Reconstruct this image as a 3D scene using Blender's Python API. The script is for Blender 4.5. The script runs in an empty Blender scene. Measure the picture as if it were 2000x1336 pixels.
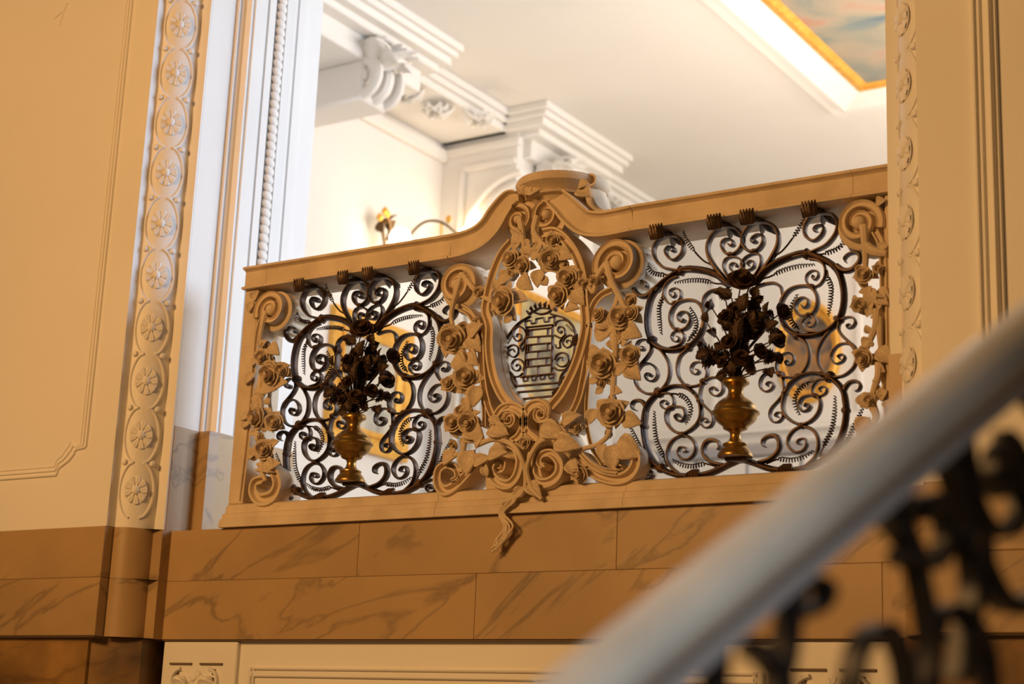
import bpy, math, random
import numpy as np
from mathutils import Vector, Matrix, Euler

random.seed(7)
SC = bpy.context.scene
COL = SC.collection
PI = math.pi

# ------------------------------------------------------------------ camera
FPX = 3229.1                                   # focal length in pixels of the 2000 px wide photograph
yaw, pitch, roll = -0.5825772, 0.24201642, 0.04178468
CAM = np.array([2.88492305, -4.52720311, -0.75276738])
_cy, _sy = math.cos(yaw), math.sin(yaw)
FW = np.array([_sy * math.cos(pitch), _cy * math.cos(pitch), math.sin(pitch)])
RT = np.array([_cy, -_sy, 0.0])
UP = np.cross(RT, FW)
RT, UP = math.cos(roll) * RT + math.sin(roll) * UP, -math.sin(roll) * RT + math.cos(roll) * UP
cam = bpy.data.cameras.new('camera')
cam.sensor_width = 36.0
cam.lens = FPX / 2000 * 36.0
cam.clip_start = 0.05
cam.dof.use_dof = True
cam.dof.focus_distance = float(np.dot(np.array([-0.05, 0.02, 0.5]) - CAM, FW))
cam.dof.aperture_fstop = 2.5
cam_o = bpy.data.objects.new('camera', cam)
COL.objects.link(cam_o)
M4 = Matrix.Identity(4)
for i in range(3):
    M4[i][0], M4[i][1], M4[i][2], M4[i][3] = RT[i], UP[i], -FW[i], CAM[i]
cam_o.matrix_world = M4
SC.camera = cam_o

# ------------------------------------------------------------------ world, lights, exposure
SC.view_settings.view_transform = 'Standard'
SC.view_settings.look = 'None'
SC.view_settings.gamma = 1.0
SC.view_settings.use_curve_mapping = False
SC.view_settings.exposure = 0.0
w = bpy.data.worlds.new('world')
SC.world = w
w.use_nodes = True
w.node_tree.nodes['Background'].inputs[0].default_value = (1.0, 0.55, 0.24, 1)
w.node_tree.nodes['Background'].inputs[1].default_value = 0.07


def area(name, loc, target, size, size_y, power, color, spread=180):
    l = bpy.data.lights.new(name, 'AREA')
    l.shape = 'RECTANGLE'
    l.size, l.size_y = size, size_y
    l.energy = power
    l.color = color
    l.spread = math.radians(spread)
    o = bpy.data.objects.new(name, l)
    COL.objects.link(o)
    o.location = loc
    d = Vector(target) - Vector(loc)
    o.rotation_euler = d.to_track_quat('-Z', 'Y').to_euler()
    return o


WARM = (1.0, 0.535, 0.185)
# tungsten chandelier of the stair hall (behind and above the camera)
area('stair_chandelier_light', (-1.5, -6.0, 2.3), (-0.6, 0, 0.4), 1.6, 1.2, 270, WARM)
# daylight through the tall windows of the upper hall (right-hand wall)
area('hall_window_light', (3.75, 2.5, 2.4), (-1.9, 0.1, 1.1), 2.5, 2.4, 104, (0.58, 0.75, 1.0), 105)
area('hall_window_light', (3.75, 5.5, 2.4), (-3.9, 5.5, 1.2), 2.1, 2.4, 170, (1.0, 0.94, 0.87))
# upward fill light added out of view to brighten the hall ceiling
area('hall_ceiling_fill', (0.6, 4.0, 1.7), (0.4, 4.0, 4.0), 1.4, 1.4, 98, (1.0, 0.86, 0.73))
# narrow light added to brighten the handrail, no window stands there
area('handrail_fill_beam', (3.9, -4.75, 1.05), (2.20, -3.42, -0.74), 0.5, 0.5, 1.1, (1.0, 0.97, 0.92), 24)


# ------------------------------------------------------------------ pixel helpers (a pixel gives a direction, the plane gives the distance)
def ray(x, y):
    return FW + RT * (x - 1000) / FPX - UP * (y - 668) / FPX


def onY(x, y, Y=0.0):
    d = ray(x, y)
    return CAM + d * (Y - CAM[1]) / d[1]


def onX(x, y, X):
    d = ray(x, y)
    return CAM + d * (X - CAM[0]) / d[0]


def onZ(x, y, Z):
    d = ray(x, y)
    return CAM + d * (Z - CAM[2]) / d[2]


def crop(ox, oy, s):
    """coordinates read in an enlarged crop of the photograph -> photo pixels"""
    return lambda pts: [(ox + p[0] / s, oy + p[1] / s) for p in pts]


def flat(pix, Y):
    """photo pixels -> (X, Z) on the plane Y"""
    return [tuple(onY(p[0], p[1], Y)[[0, 2]]) for p in pix]


# ------------------------------------------------------------------ materials
def mat(name, col, rough=0.6, metal=0.0, col2=None, nscale=6.0, bump=0.0, bscale=40.0, spec=0.5, stretch=(1, 1, 1), coat=0.0, contrast=(0.35, 0.65)):
    m = bpy.data.materials.new(name)
    m.use_nodes = True
    nt = m.node_tree
    b = nt.nodes['Principled BSDF']
    b.inputs['Base Color'].default_value = (*col, 1)
    b.inputs['Roughness'].default_value = rough
    b.inputs['Metallic'].default_value = metal
    b.inputs['Specular IOR Level'].default_value = spec
    b.inputs['Coat Weight'].default_value = coat
    tc = nt.nodes.new('ShaderNodeTexCoord')
    mp = nt.nodes.new('ShaderNodeMapping')
    mp.inputs['Scale'].default_value = stretch
    nt.links.new(tc.outputs['Object'], mp.inputs[0])
    if col2:
        n = nt.nodes.new('ShaderNodeTexNoise')
        n.inputs['Scale'].default_value = nscale
        n.inputs['Detail'].default_value = 6
        nt.links.new(mp.outputs[0], n.inputs[0])
        r = nt.nodes.new('ShaderNodeValToRGB')
        r.color_ramp.elements[0].position = contrast[0]
        r.color_ramp.elements[1].position = contrast[1]
        r.color_ramp.elements[0].color = (*col, 1)
        r.color_ramp.elements[1].color = (*col2, 1)
        nt.links.new(n.outputs[0], r.inputs[0])
        nt.links.new(r.outputs[0], b.inputs['Base Color'])
    if bump:
        n2 = nt.nodes.new('ShaderNodeTexNoise')
        n2.inputs['Scale'].default_value = bscale
        n2.inputs['Detail'].default_value = 5
        nt.links.new(mp.outputs[0], n2.inputs[0])
        bp = nt.nodes.new('ShaderNodeBump')
        bp.inputs['Strength'].default_value = bump
        bp.inputs['Distance'].default_value = 0.004
        nt.links.new(n2.outputs[0], bp.inputs['Height'])
        nt.links.new(bp.outputs[0], b.inputs['Normal'])
    return m


def marble(name, base, base2, vein, scale=1.6, rot=(0.2, 0.55, 0.3), vein_amt=0.9, rough=0.42):
    m = bpy.data.materials.new(name)
    m.use_nodes = True
    nt = m.node_tree
    L = nt.links
    b = nt.nodes['Principled BSDF']
    b.inputs['Roughness'].default_value = rough
    tc = nt.nodes.new('ShaderNodeTexCoord')
    oi = nt.nodes.new('ShaderNodeObjectInfo')
    mp = nt.nodes.new('ShaderNodeMapping')
    mp.inputs['Rotation'].default_value = rot
    L.new(tc.outputs['Object'], mp.inputs[0])
    off = nt.nodes.new('ShaderNodeVectorMath')
    off.operation = 'SCALE'
    off.inputs[0].default_value = (7.3, 3.1, 5.7)
    L.new(oi.outputs['Random'], off.inputs['Scale'])
    add = nt.nodes.new('ShaderNodeVectorMath')
    L.new(mp.outputs[0], add.inputs[0])
    L.new(off.outputs[0], add.inputs[1])
    n = nt.nodes.new('ShaderNodeTexNoise')
    n.inputs['Scale'].default_value = 2.6
    n.inputs['Detail'].default_value = 8
    L.new(add.outputs[0], n.inputs[0])
    r = nt.nodes.new('ShaderNodeValToRGB')
    r.color_ramp.elements[0].position, r.color_ramp.elements[1].position = 0.3, 0.7
    r.color_ramp.elements[0].color, r.color_ramp.elements[1].color = (*base, 1), (*base2, 1)
    L.new(n.outputs[0], r.inputs[0])
    mp2 = nt.nodes.new('ShaderNodeMapping')
    mp2.inputs['Scale'].default_value = (0.55, 1.0, 1.9)
    L.new(add.outputs[0], mp2.inputs[0])
    wv = nt.nodes.new('ShaderNodeTexNoise')
    wv.inputs['Scale'].default_value = scale
    wv.inputs['Detail'].default_value = 7
    wv.inputs['Roughness'].default_value = 0.52
    wv.inputs['Distortion'].default_value = 0.7
    L.new(mp2.outputs[0], wv.inputs[0])
    ab = nt.nodes.new('ShaderNodeMath')
    ab.operation = 'SUBTRACT'
    ab.inputs[1].default_value = 0.5
    L.new(wv.outputs[0], ab.inputs[0])
    ab2 = nt.nodes.new('ShaderNodeMath')
    ab2.operation = 'ABSOLUTE'
    L.new(ab.outputs[0], ab2.inputs[0])
    r2 = nt.nodes.new('ShaderNodeValToRGB')
    r2.color_ramp.elements[0].position, r2.color_ramp.elements[1].position = 0.0, 0.022
    r2.color_ramp.elements[0].color, r2.color_ramp.elements[1].color = (1, 1, 1, 1), (0, 0, 0, 1)
    L.new(ab2.outputs[0], r2.inputs[0])
    n3 = nt.nodes.new('ShaderNodeTexNoise')
    n3.inputs['Scale'].default_value = 3.3
    L.new(add.outputs[0], n3.inputs[0])
    mu = nt.nodes.new('ShaderNodeMath')
    mu.operation = 'MULTIPLY'
    L.new(r2.outputs[0], mu.inputs[0])
    L.new(n3.outputs[0], mu.inputs[1])
    mu2 = nt.nodes.new('ShaderNodeMath')
    mu2.operation = 'MULTIPLY'
    mu2.inputs[1].default_value = vein_amt
    mu2.use_clamp = True
    L.new(mu.outputs[0], mu2.inputs[0])
    mx = nt.nodes.new('ShaderNodeMix')
    mx.data_type = 'RGBA'
    L.new(mu2.outputs[0], mx.inputs['Factor'])
    L.new(r.outputs[0], mx.inputs['A'])
    mx.inputs['B'].default_value = (*vein, 1)
    L.new(mx.outputs['Result'], b.inputs['Base Color'])
    return m


def painting_mat(name, cols, scale=3.0, dist=1.2):
    m = bpy.data.materials.new(name)
    m.use_nodes = True
    nt = m.node_tree
    b = nt.nodes['Principled BSDF']
    b.inputs['Roughness'].default_value = 0.5
    tc = nt.nodes.new('ShaderNodeTexCoord')
    n = nt.nodes.new('ShaderNodeTexNoise')
    n.inputs['Scale'].default_value = scale
    n.inputs['Detail'].default_value = 5
    n.inputs['Distortion'].default_value = dist
    nt.links.new(tc.outputs['Object'], n.inputs[0])
    r = nt.nodes.new('ShaderNodeValToRGB')
    e = r.color_ramp.elements
    while len(e) < len(cols):
        e.new(0.5)
    for k, c in enumerate(cols):
        e[k].position = 0.3 + 0.42 * k / (len(cols) - 1)
        e[k].color = (*c, 1)
    nt.links.new(n.outputs[0], r.inputs[0])
    nt.links.new(r.outputs[0], b.inputs['Base Color'])
    return m


def glow(name, col, strength):
    m = bpy.data.materials.new(name)
    m.use_nodes = True
    b = m.node_tree.nodes['Principled BSDF']
    b.inputs['Base Color'].default_value = (0.9, 0.85, 0.75, 1)
    b.inputs['Emission Color'].default_value = (*col, 1)
    b.inputs['Emission Strength'].default_value = strength
    return m


PLASTER = mat('cream_plaster', (0.80, 0.77, 0.72), 0.55, col2=(0.86, 0.82, 0.77), nscale=1.2, bump=0.12, bscale=90)
HALLPL = mat('hall_plaster', (0.82, 0.78, 0.72), 0.7, col2=(0.85, 0.81, 0.76), nscale=0.8)
STONE = mat('carved_sandstone', (0.58, 0.455, 0.31), 0.8, col2=(0.71, 0.565, 0.40), nscale=9, bump=0.35, bscale=120)
MARBLE = marble('tan_veined_marble', (0.37, 0.24, 0.115), (0.47, 0.305, 0.145), (0.12, 0.085, 0.055))
DMARBLE = marble('dark_brown_marble', (0.07, 0.035, 0.013), (0.36, 0.20, 0.062), (0.035, 0.02, 0.01), scale=2.2, vein_amt=0.6, rough=0.3)
GROUT = mat('mortar_joint', (0.16, 0.11, 0.07), 0.9)
IRON = mat('wrought_iron', (0.032, 0.020, 0.014), 0.42, 0.65, col2=(0.075, 0.040, 0.022), nscale=18, bump=0.25, bscale=150)
IRONR = mat('rusty_wrought_iron', (0.05, 0.024, 0.012), 0.55, 0.5, col2=(0.12, 0.058, 0.026), nscale=30, bump=0.3, bscale=150)
BRONZE = mat('aged_bronze', (0.42, 0.25, 0.06), 0.33, 0.85, col2=(0.29, 0.16, 0.04), nscale=14)
GOLD = mat('gilt_wood', (0.72, 0.36, 0.05), 0.42, 0.35, col2=(0.85, 0.48, 0.09), nscale=20)
HANDR = mat('grey_handrail', (0.33, 0.34, 0.33), 0.38, 0.0, col2=(0.40, 0.40, 0.38), nscale=8, coat=0.3)
UBAR = mat('steel_under_bar', (0.34, 0.36, 0.40), 0.3, 0.2)
RIRON = mat('black_railing_iron', (0.018, 0.018, 0.020), 0.38, 0.6, col2=(0.03, 0.028, 0.03), nscale=20)
PAINT_CEIL = painting_mat('ceiling_canvas', [(0.10, 0.15, 0.18), (0.19, 0.22, 0.20), (0.30, 0.27, 0.20), (0.37, 0.29, 0.21), (0.42, 0.22, 0.15)], 1.9)
PAINT_SQ = painting_mat('landscape_canvas', [(0.12, 0.12, 0.10), (0.42, 0.40, 0.34), (0.62, 0.56, 0.44), (0.66, 0.66, 0.64)], 3)
PAINT_MID = painting_mat('mirror_canvas', [(0.05, 0.05, 0.04), (0.30, 0.26, 0.16), (0.50, 0.38, 0.14), (0.45, 0.42, 0.33)], 3.2)
PAINT_OV = painting_mat('portrait_canvas', [(0.05, 0.04, 0.03), (0.16, 0.11, 0.08), (0.42, 0.20, 0.05), (0.22, 0.2, 0.2)], 5)
BULB = glow('lit_glass_shade', (1.0, 0.80, 0.50), 14)
FLOORM = marble('floor_stone', (0.55, 0.50, 0.43), (0.62, 0.57, 0.5), (0.4, 0.36, 0.3))
CARPET = mat('stair_stone', (0.35, 0.28, 0.2), 0.7)
WOOD = mat('window_paint', (0.8, 0.79, 0.76), 0.5)


# ------------------------------------------------------------------ mesh helpers
class MB:
    def __init__(self):
        self.v, self.f = [], []

    def add(self, v, f):
        o = len(self.v)
        self.v += [tuple(map(float, p)) for p in v]
        self.f += [tuple(i + o for i in q) for q in f]
        return self

    def box(self, x0, x1, y0, y1, z0, z1, b=0.0):
        if b <= 0:
            v = [(x, y, z) for z in (z0, z1) for y in (y0, y1) for x in (x0, x1)]
            return self.add(v, [(0, 2, 3, 1), (4, 5, 7, 6), (0, 1, 5, 4), (2, 6, 7, 3), (0, 4, 6, 2), (1, 3, 7, 5)])
        # box with chamfered edges: 24 vertices
        c = ((x0 + x1) / 2, (y0 + y1) / 2, (z0 + z1) / 2)
        h = ((x1 - x0) / 2, (y1 - y0) / 2, (z1 - z0) / 2)
        idx, v = {}, []
        for sx in (-1, 1):
            for sy in (-1, 1):
                for sz in (-1, 1):
                    for a in range(3):
                        s = (sx, sy, sz)
                        p = [c[k] + s[k] * (h[k] - (0 if k == a else b)) for k in range(3)]
                        idx[(sx, sy, sz, a)] = len(v)
                        v.append(p)
        f = []
        for a in range(3):
            o1, o2 = (a + 1) % 3, (a + 2) % 3
            for s in (-1, 1):
                q = []
                for t1, t2 in ((-1, -1), (1, -1), (1, 1), (-1, 1)):
                    k = [0, 0, 0]
                    k[a], k[o1], k[o2] = s, t1, t2
                    q.append(idx[(*k, a)])
                f.append(tuple(q if s > 0 else q[::-1]))
            for t1 in (-1, 1):
                for t2 in (-1, 1):
                    k0, k1 = [0, 0, 0], [0, 0, 0]
                    k0[a], k0[o1], k0[o2] = -1, t1, t2
                    k1[a], k1[o1], k1[o2] = 1, t1, t2
                    q = [idx[(*k0, o1)], idx[(*k1, o1)], idx[(*k1, o2)], idx[(*k0, o2)]]
                    f.append(tuple(q if t1 * t2 > 0 else q[::-1]))
        for sx in (-1, 1):
            for sy in (-1, 1):
                for sz in (-1, 1):
                    q = [idx[(sx, sy, sz, a)] for a in range(3)]
                    f.append(tuple(q if sx * sy * sz > 0 else q[::-1]))
        return self.add(v, f)

    def rings(self, rings, closed_u=True, cap=True, closed_v=False):
        n = len(rings[0])
        v = [p for r in rings for p in r]
        f = []
        R = len(rings)
        for i in range(R if closed_v else R - 1):
            j = (i + 1) % R
            for k in range(n if closed_u else n - 1):
                l = (k + 1) % n
                f.append((i * n + k, i * n + l, j * n + l, j * n + k))
        if cap and not closed_v:
            f.append(tuple(range(n))[::-1])
            f.append(tuple((R - 1) * n + k for k in range(n)))
        return self.add(v, f)

    def tube(self, path, rad, sides=8):
        P = [Vector(p) for p in path]
        n = len(P)
        rad = [rad] * n if not hasattr(rad, '__len__') else rad
        T = [(P[min(i + 1, n - 1)] - P[max(i - 1, 0)]).normalized() for i in range(n)]
        u = T[0].orthogonal().normalized()
        rings = []
        for i in range(n):
            u = (u - T[i] * u.dot(T[i]))
            u = u.normalized() if u.length > 1e-6 else T[i].orthogonal().normalized()
            wv = T[i].cross(u)
            rings.append([P[i] + (u * math.cos(a) + wv * math.sin(a)) * rad[i] for a in [2 * PI * k / sides for k in range(sides)]])
        return self.rings(rings)

    def sweep(self, path, Y, width, depth, prof=None, closed=False):
        """flat bar following a path in the XZ plane; width in plane, depth along Y"""
        P = np.array(path, float)
        n = len(P)
        wd = np.full(n, width) if not hasattr(width, '__len__') else np.array(width)
        dp = np.full(n, depth) if not hasattr(depth, '__len__') else np.array(depth)
        if prof is None:
            c = 0.28
            prof = [(-.5, -.5 + c), (-.5 + c, -.5), (.5 - c, -.5), (.5, -.5 + c), (.5, .5 - c), (.5 - c, .5), (-.5 + c, .5), (-.5, .5 - c)]
        rings = []
        for i in range(n):
            a, b = (P[(i - 1) % n], P[(i + 1) % n]) if closed else (P[max(i - 1, 0)], P[min(i + 1, n - 1)])
            t = b - a
            t /= (np.linalg.norm(t) + 1e-12)
            nn = np.array([-t[1], t[0]])
            rings.append([(P[i][0] + nn[0] * p * wd[i], Y + q * dp[i], P[i][1] + nn[1] * p * wd[i]) for p, q in prof])
        return self.rings(rings, closed_v=closed)

    def lathe(self, prof, c, seg=40, flute=0):
        rings = []
        for r, z in prof:
            rings.append([(c[0] + r * math.cos(2 * PI * k / seg), c[1] + r * math.sin(2 * PI * k / seg), c[2] + z) for k in range(seg)])
        return self.rings(rings)

    def prism(self, poly, z0, z1):
        """solid from an XY polygon between two heights"""
        return self.rings([[(x, y, z0) for x, y in poly], [(x, y, z1) for x, y in poly]])

    def build(self, name, m, parent=None, smooth=40, loc=None):
        me = bpy.data.meshes.new(name)
        me.from_pydata(self.v, [], self.f)
        me.update()
        fix_normals(me)
        me.materials.append(m)
        if smooth:
            me.polygons.foreach_set('use_smooth', [True] * len(me.polygons))
            me.set_sharp_from_angle(angle=math.radians(smooth))
        o = bpy.data.objects.new(name, me)
        COL.objects.link(o)
        if parent is not None:
            o.parent = parent
        if loc is not None:
            o.location = loc
        return o


import bmesh


def fix_normals(me):
    bm = bmesh.new()
    bm.from_mesh(me)
    bmesh.ops.recalc_face_normals(bm, faces=bm.faces)
    bm.to_mesh(me)
    bm.free()


def tag(o, label, cat, group=None, kind=None):
    o['label'] = label
    o['category'] = cat
    if group:
        o['group'] = group
    if kind:
        o['kind'] = kind
    return o


def struct(o, label=None, cat=None):
    o['kind'] = 'structure'
    if label:
        o['label'] = label
        o['category'] = cat
    return o


def empty(name, loc=(0, 0, 0)):
    o = bpy.data.objects.new(name, None)
    COL.objects.link(o)
    o.location = loc
    o.empty_display_size = 0.1
    return o


def copy_of(o, parent, loc=None, rot=None, scale=None):
    c = o.copy()
    COL.objects.link(c)
    c.parent = parent
    if loc is not None:
        c.location = loc
    if rot is not None:
        c.rotation_euler = rot
    if scale is not None:
        c.scale = scale if hasattr(scale, '__len__') else (scale,) * 3
    return c


def smooth_path(pts, k=5):
    """Catmull-Rom through the points"""
    P = [np.array(p, float) for p in pts]
    P = [2 * P[0] - P[1]] + P + [2 * P[-1] - P[-2]]
    out = []
    for i in range(1, len(P) - 2):
        for j in range(k):
            t = j / k
            a, b, c, d = P[i - 1], P[i], P[i + 1], P[i + 2]
            out.append(0.5 * ((2 * b) + (-a + c) * t + (2 * a - 5 * b + 4 * c - d) * t * t + (-a + 3 * b - 3 * c + d) * t ** 3))
    out.append(P[-2])
    return out


def taper(n, pairs):
    xs, ys = zip(*pairs)
    return np.interp(np.linspace(0, 1, n), xs, ys)


def spiral(c, r0, r1, a0, turns, n=40):
    """spiral from radius r0 at angle a0 (deg) winding in to r1"""
    return [(c[0] + (r0 + (r1 - r0) * t ** 0.9) * math.cos(math.radians(a0) + turns * 2 * PI * t), c[1] + (r0 + (r1 - r0) * t ** 0.9) * math.sin(math.radians(a0) + turns * 2 * PI * t)) for t in [i / n for i in range(n + 1)]]


def rot_face(d, spin=0.0):
    """rotation that turns local +Z to direction d, spun about it"""
    q = Vector(d).to_track_quat('Z', 'Y')
    return (q.to_matrix() @ Matrix.Rotation(spin, 3, 'Z')).to_euler()


# ------------------------------------------------------------------ flowers and leaves (unit size, facing +Z)
def rose_mb(layers=((1.0, 5, .0), (.80, 5, .16), (.58, 4, .30), (.36, 3, .42)), th=0.05, open_=1.0):
    m = MB()
    for li, (R, n, h) in enumerate(layers):
        for k in range(n):
            a0 = 2 * PI * k / n + li * 0.65 + random.uniform(-.15, .15)
            half = PI / n * 1.28
            A, B = [], []
            NS, NT = 6, 5
            for j in range(NT + 1):
                t = j / NT
                for i in range(NS + 1):
                    s = -1 + 2 * i / NS
                    a = a0 + s * half
                    rr = R * (0.30 + 0.70 * t ** 0.75) * (1 - 0.16 * abs(s) ** 3 * t)
                    z = h + 0.42 * t ** 1.6 * (1 - .3 * abs(s) ** 2) - 0.30 * max(0, t - .72) * 2.2 * (1 if li < 2 else .3) - 0.25 * R * (1 - t) * 0.2
                    z += 0.03 * math.sin(5 * s + li)
                    A.append((rr * math.cos(a), rr * math.sin(a), z))
                    B.append((rr * .96 * math.cos(a), rr * .96 * math.sin(a), z - th - .05 * (1 - t)))
            nn = len(A)
            f = []
            W_ = NS + 1
            for j in range(NT):
                for i in range(NS):
                    q = (j * W_ + i, j * W_ + i + 1, (j + 1) * W_ + i + 1, (j + 1) * W_ + i)
                    f.append(q)
                    f.append(tuple(x + nn for x in q[::-1]))
            edge = [i for i in range(W_)] + [j * W_ + NS for j in range(1, NT + 1)] + [NT * W_ + i for i in range(NS - 1, -1, -1)] + [j * W_ for j in range(NT - 1, 0, -1)]
            for e in range(len(edge)):
                a, b = edge[e], edge[(e + 1) % len(edge)]
                f.append((a, a + nn, b + nn, b))
            m.add(A + B, f)
    # heart of the rose and the calyx below
    m.lathe([(0.02, .60), (.12, .66), (.2, .60), (.24, .45), (.2, .3), (.05, .25)], (0, 0, 0), 10)
    m.lathe([(0.05, -.45), (.28, -.38), (.45, -.2), (.62, .0), (.5, .16), (.1, .2)], (0, 0, 0), 12)
    return m


def leaf_mb(serr=0.03, curl=0.55, fold=0.42, th=0.10, width=0.40):
    """leaf from the origin along +X, upper side +Z, length 1"""
    m = MB()
    N, K = 12, 4
    A, B = [], []
    for i in range(N + 1):
        t = i / N
        wd = width * (math.sin(PI * t ** 0.8) ** 0.85 if 0 < t < 1 else 0.0) + 0.012
        if i % 2:
            wd *= 1 + serr
        else:
            wd *= 1 - serr
        for k in range(-K, K + 1):
            s = k / K
            x = t + 0.06 * abs(s) * (1 - t)
            y = s * wd
            z = fold * abs(s) * wd * 1.2 + curl * (t - t * t * 1.35) + 0.035 * math.cos(s * 9) * (wd / width)
            A.append((x, y, z))
            B.append((x, y, z - th))
    nn = len(A)
    W_ = 2 * K + 1
    f = []
    for i in range(N):
        for k in range(W_ - 1):
            q = (i * W_ + k, i * W_ + k + 1, (i + 1) * W_ + k + 1, (i + 1) * W_ + k)
            f += [q, tuple(x + nn for x in q[::-1])]
    edge = list(range(W_)) + [j * W_ + W_ - 1 for j in range(1, N + 1)] + [N * W_ + i for i in range(W_ - 2, -1, -1)] + [j * W_ for j in range(N - 1, 0, -1)]
    for e in range(len(edge)):
        a, b = edge[e], edge[(e + 1) % len(edge)]
        f.append((a, a + nn, b + nn, b))
    return m.add(A + B, f)


def rosette_mb(n=9):
    """flat daisy rosette of the door moulding, radius 1, facing +Z"""
    m = MB()
    m.lathe([(.98, -.06), (.95, .0), (.05, .03)], (0, 0, 0), 24)
    for k in range(n):
        a = 2 * PI * k / n
        ca, sa = math.cos(a), math.sin(a)
        rings = []
        for t in (0.24, .38, .55, .72, .86, .95):
            wd = .27 * math.sin(PI * min(1, (t - .12) / .95)) ** .7 * (t + .25)
            ring = []
            for s in (-1, -.55, 0, .55, 1):
                hh = .16 * (1 - s * s) * (1 - .4 * abs(t - .6)) - (.07 if s == 0 and t > .4 else 0)
                ring.append((t * ca - s * wd * sa, t * sa + s * wd * ca, .02 + hh))
            rings.append(ring)
        m.rings(rings, closed_u=False, cap=False)
    m.lathe([(.33, .02), (.32, .16), (.24, .26), (.12, .31), (.01, .32)], (0, 0, 0), 16)
    return m


ROSE = rose_mb()
LEAF = leaf_mb()
LEAFS = leaf_mb(serr=0.2, curl=0.5, fold=0.45, th=.03, width=.34)


def proto(mb, name, m):
    """mesh data shared by all copies"""
    o = mb.build(name, m)
    me = o.data
    bpy.data.objects.remove(o)
    return me


def inst(me, name, parent, loc, rot=None, scale=1.0):
    o = bpy.data.objects.new(name, me)
    COL.objects.link(o)
    o.parent = parent
    o.location = loc
    if rot is not None:
        o.rotation_euler = rot
    o.scale = scale if hasattr(scale, '__len__') else (scale,) * 3
    return o


ROSE_ST, LEAF_ST = proto(ROSE, 'stone_rose', STONE), proto(LEAF, 'stone_leaf', STONE)
ROSE_IR, LEAF_IR = proto(ROSE, 'iron_rose', IRONR), proto(LEAFS, 'iron_leaf', IRON)
ROSETTE = proto(rosette_mb(), 'rosette', PLASTER)

# ================================================================== THE STAIR-HALL WALL
# plan profile of the door moulding, mirrored about AX for the other jamb
AX = -0.1815


def mir(pts, on):
    return [(2 * AX - x, y) for x, y in pts] if on else pts


def quarter(n=9):
    # convex quarter round between the wall edge and the fillet
    return [(-1.75 + 0.097 * math.sin(PI / 2 * i / n), -0.148 + 0.108 * (1 - math.cos(PI / 2 * i / n))) for i in range(n + 1)]


def quarter_pt(t, off=0.0):
    a = PI / 2 * t
    nx, ny = math.sin(a) * 0.108, -math.cos(a) * 0.097
    # convex: bulge towards the room
    x = -1.75 + 0.097 * math.sin(a)
    y = -0.04 - 0.108 * math.cos(a)
    nx, ny = math.sin(a) / 0.097, -math.cos(a) / 0.108
    l = math.hypot(nx, ny)
    return x + off * nx / l, y + off * ny / l, nx / l, ny / l


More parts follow.
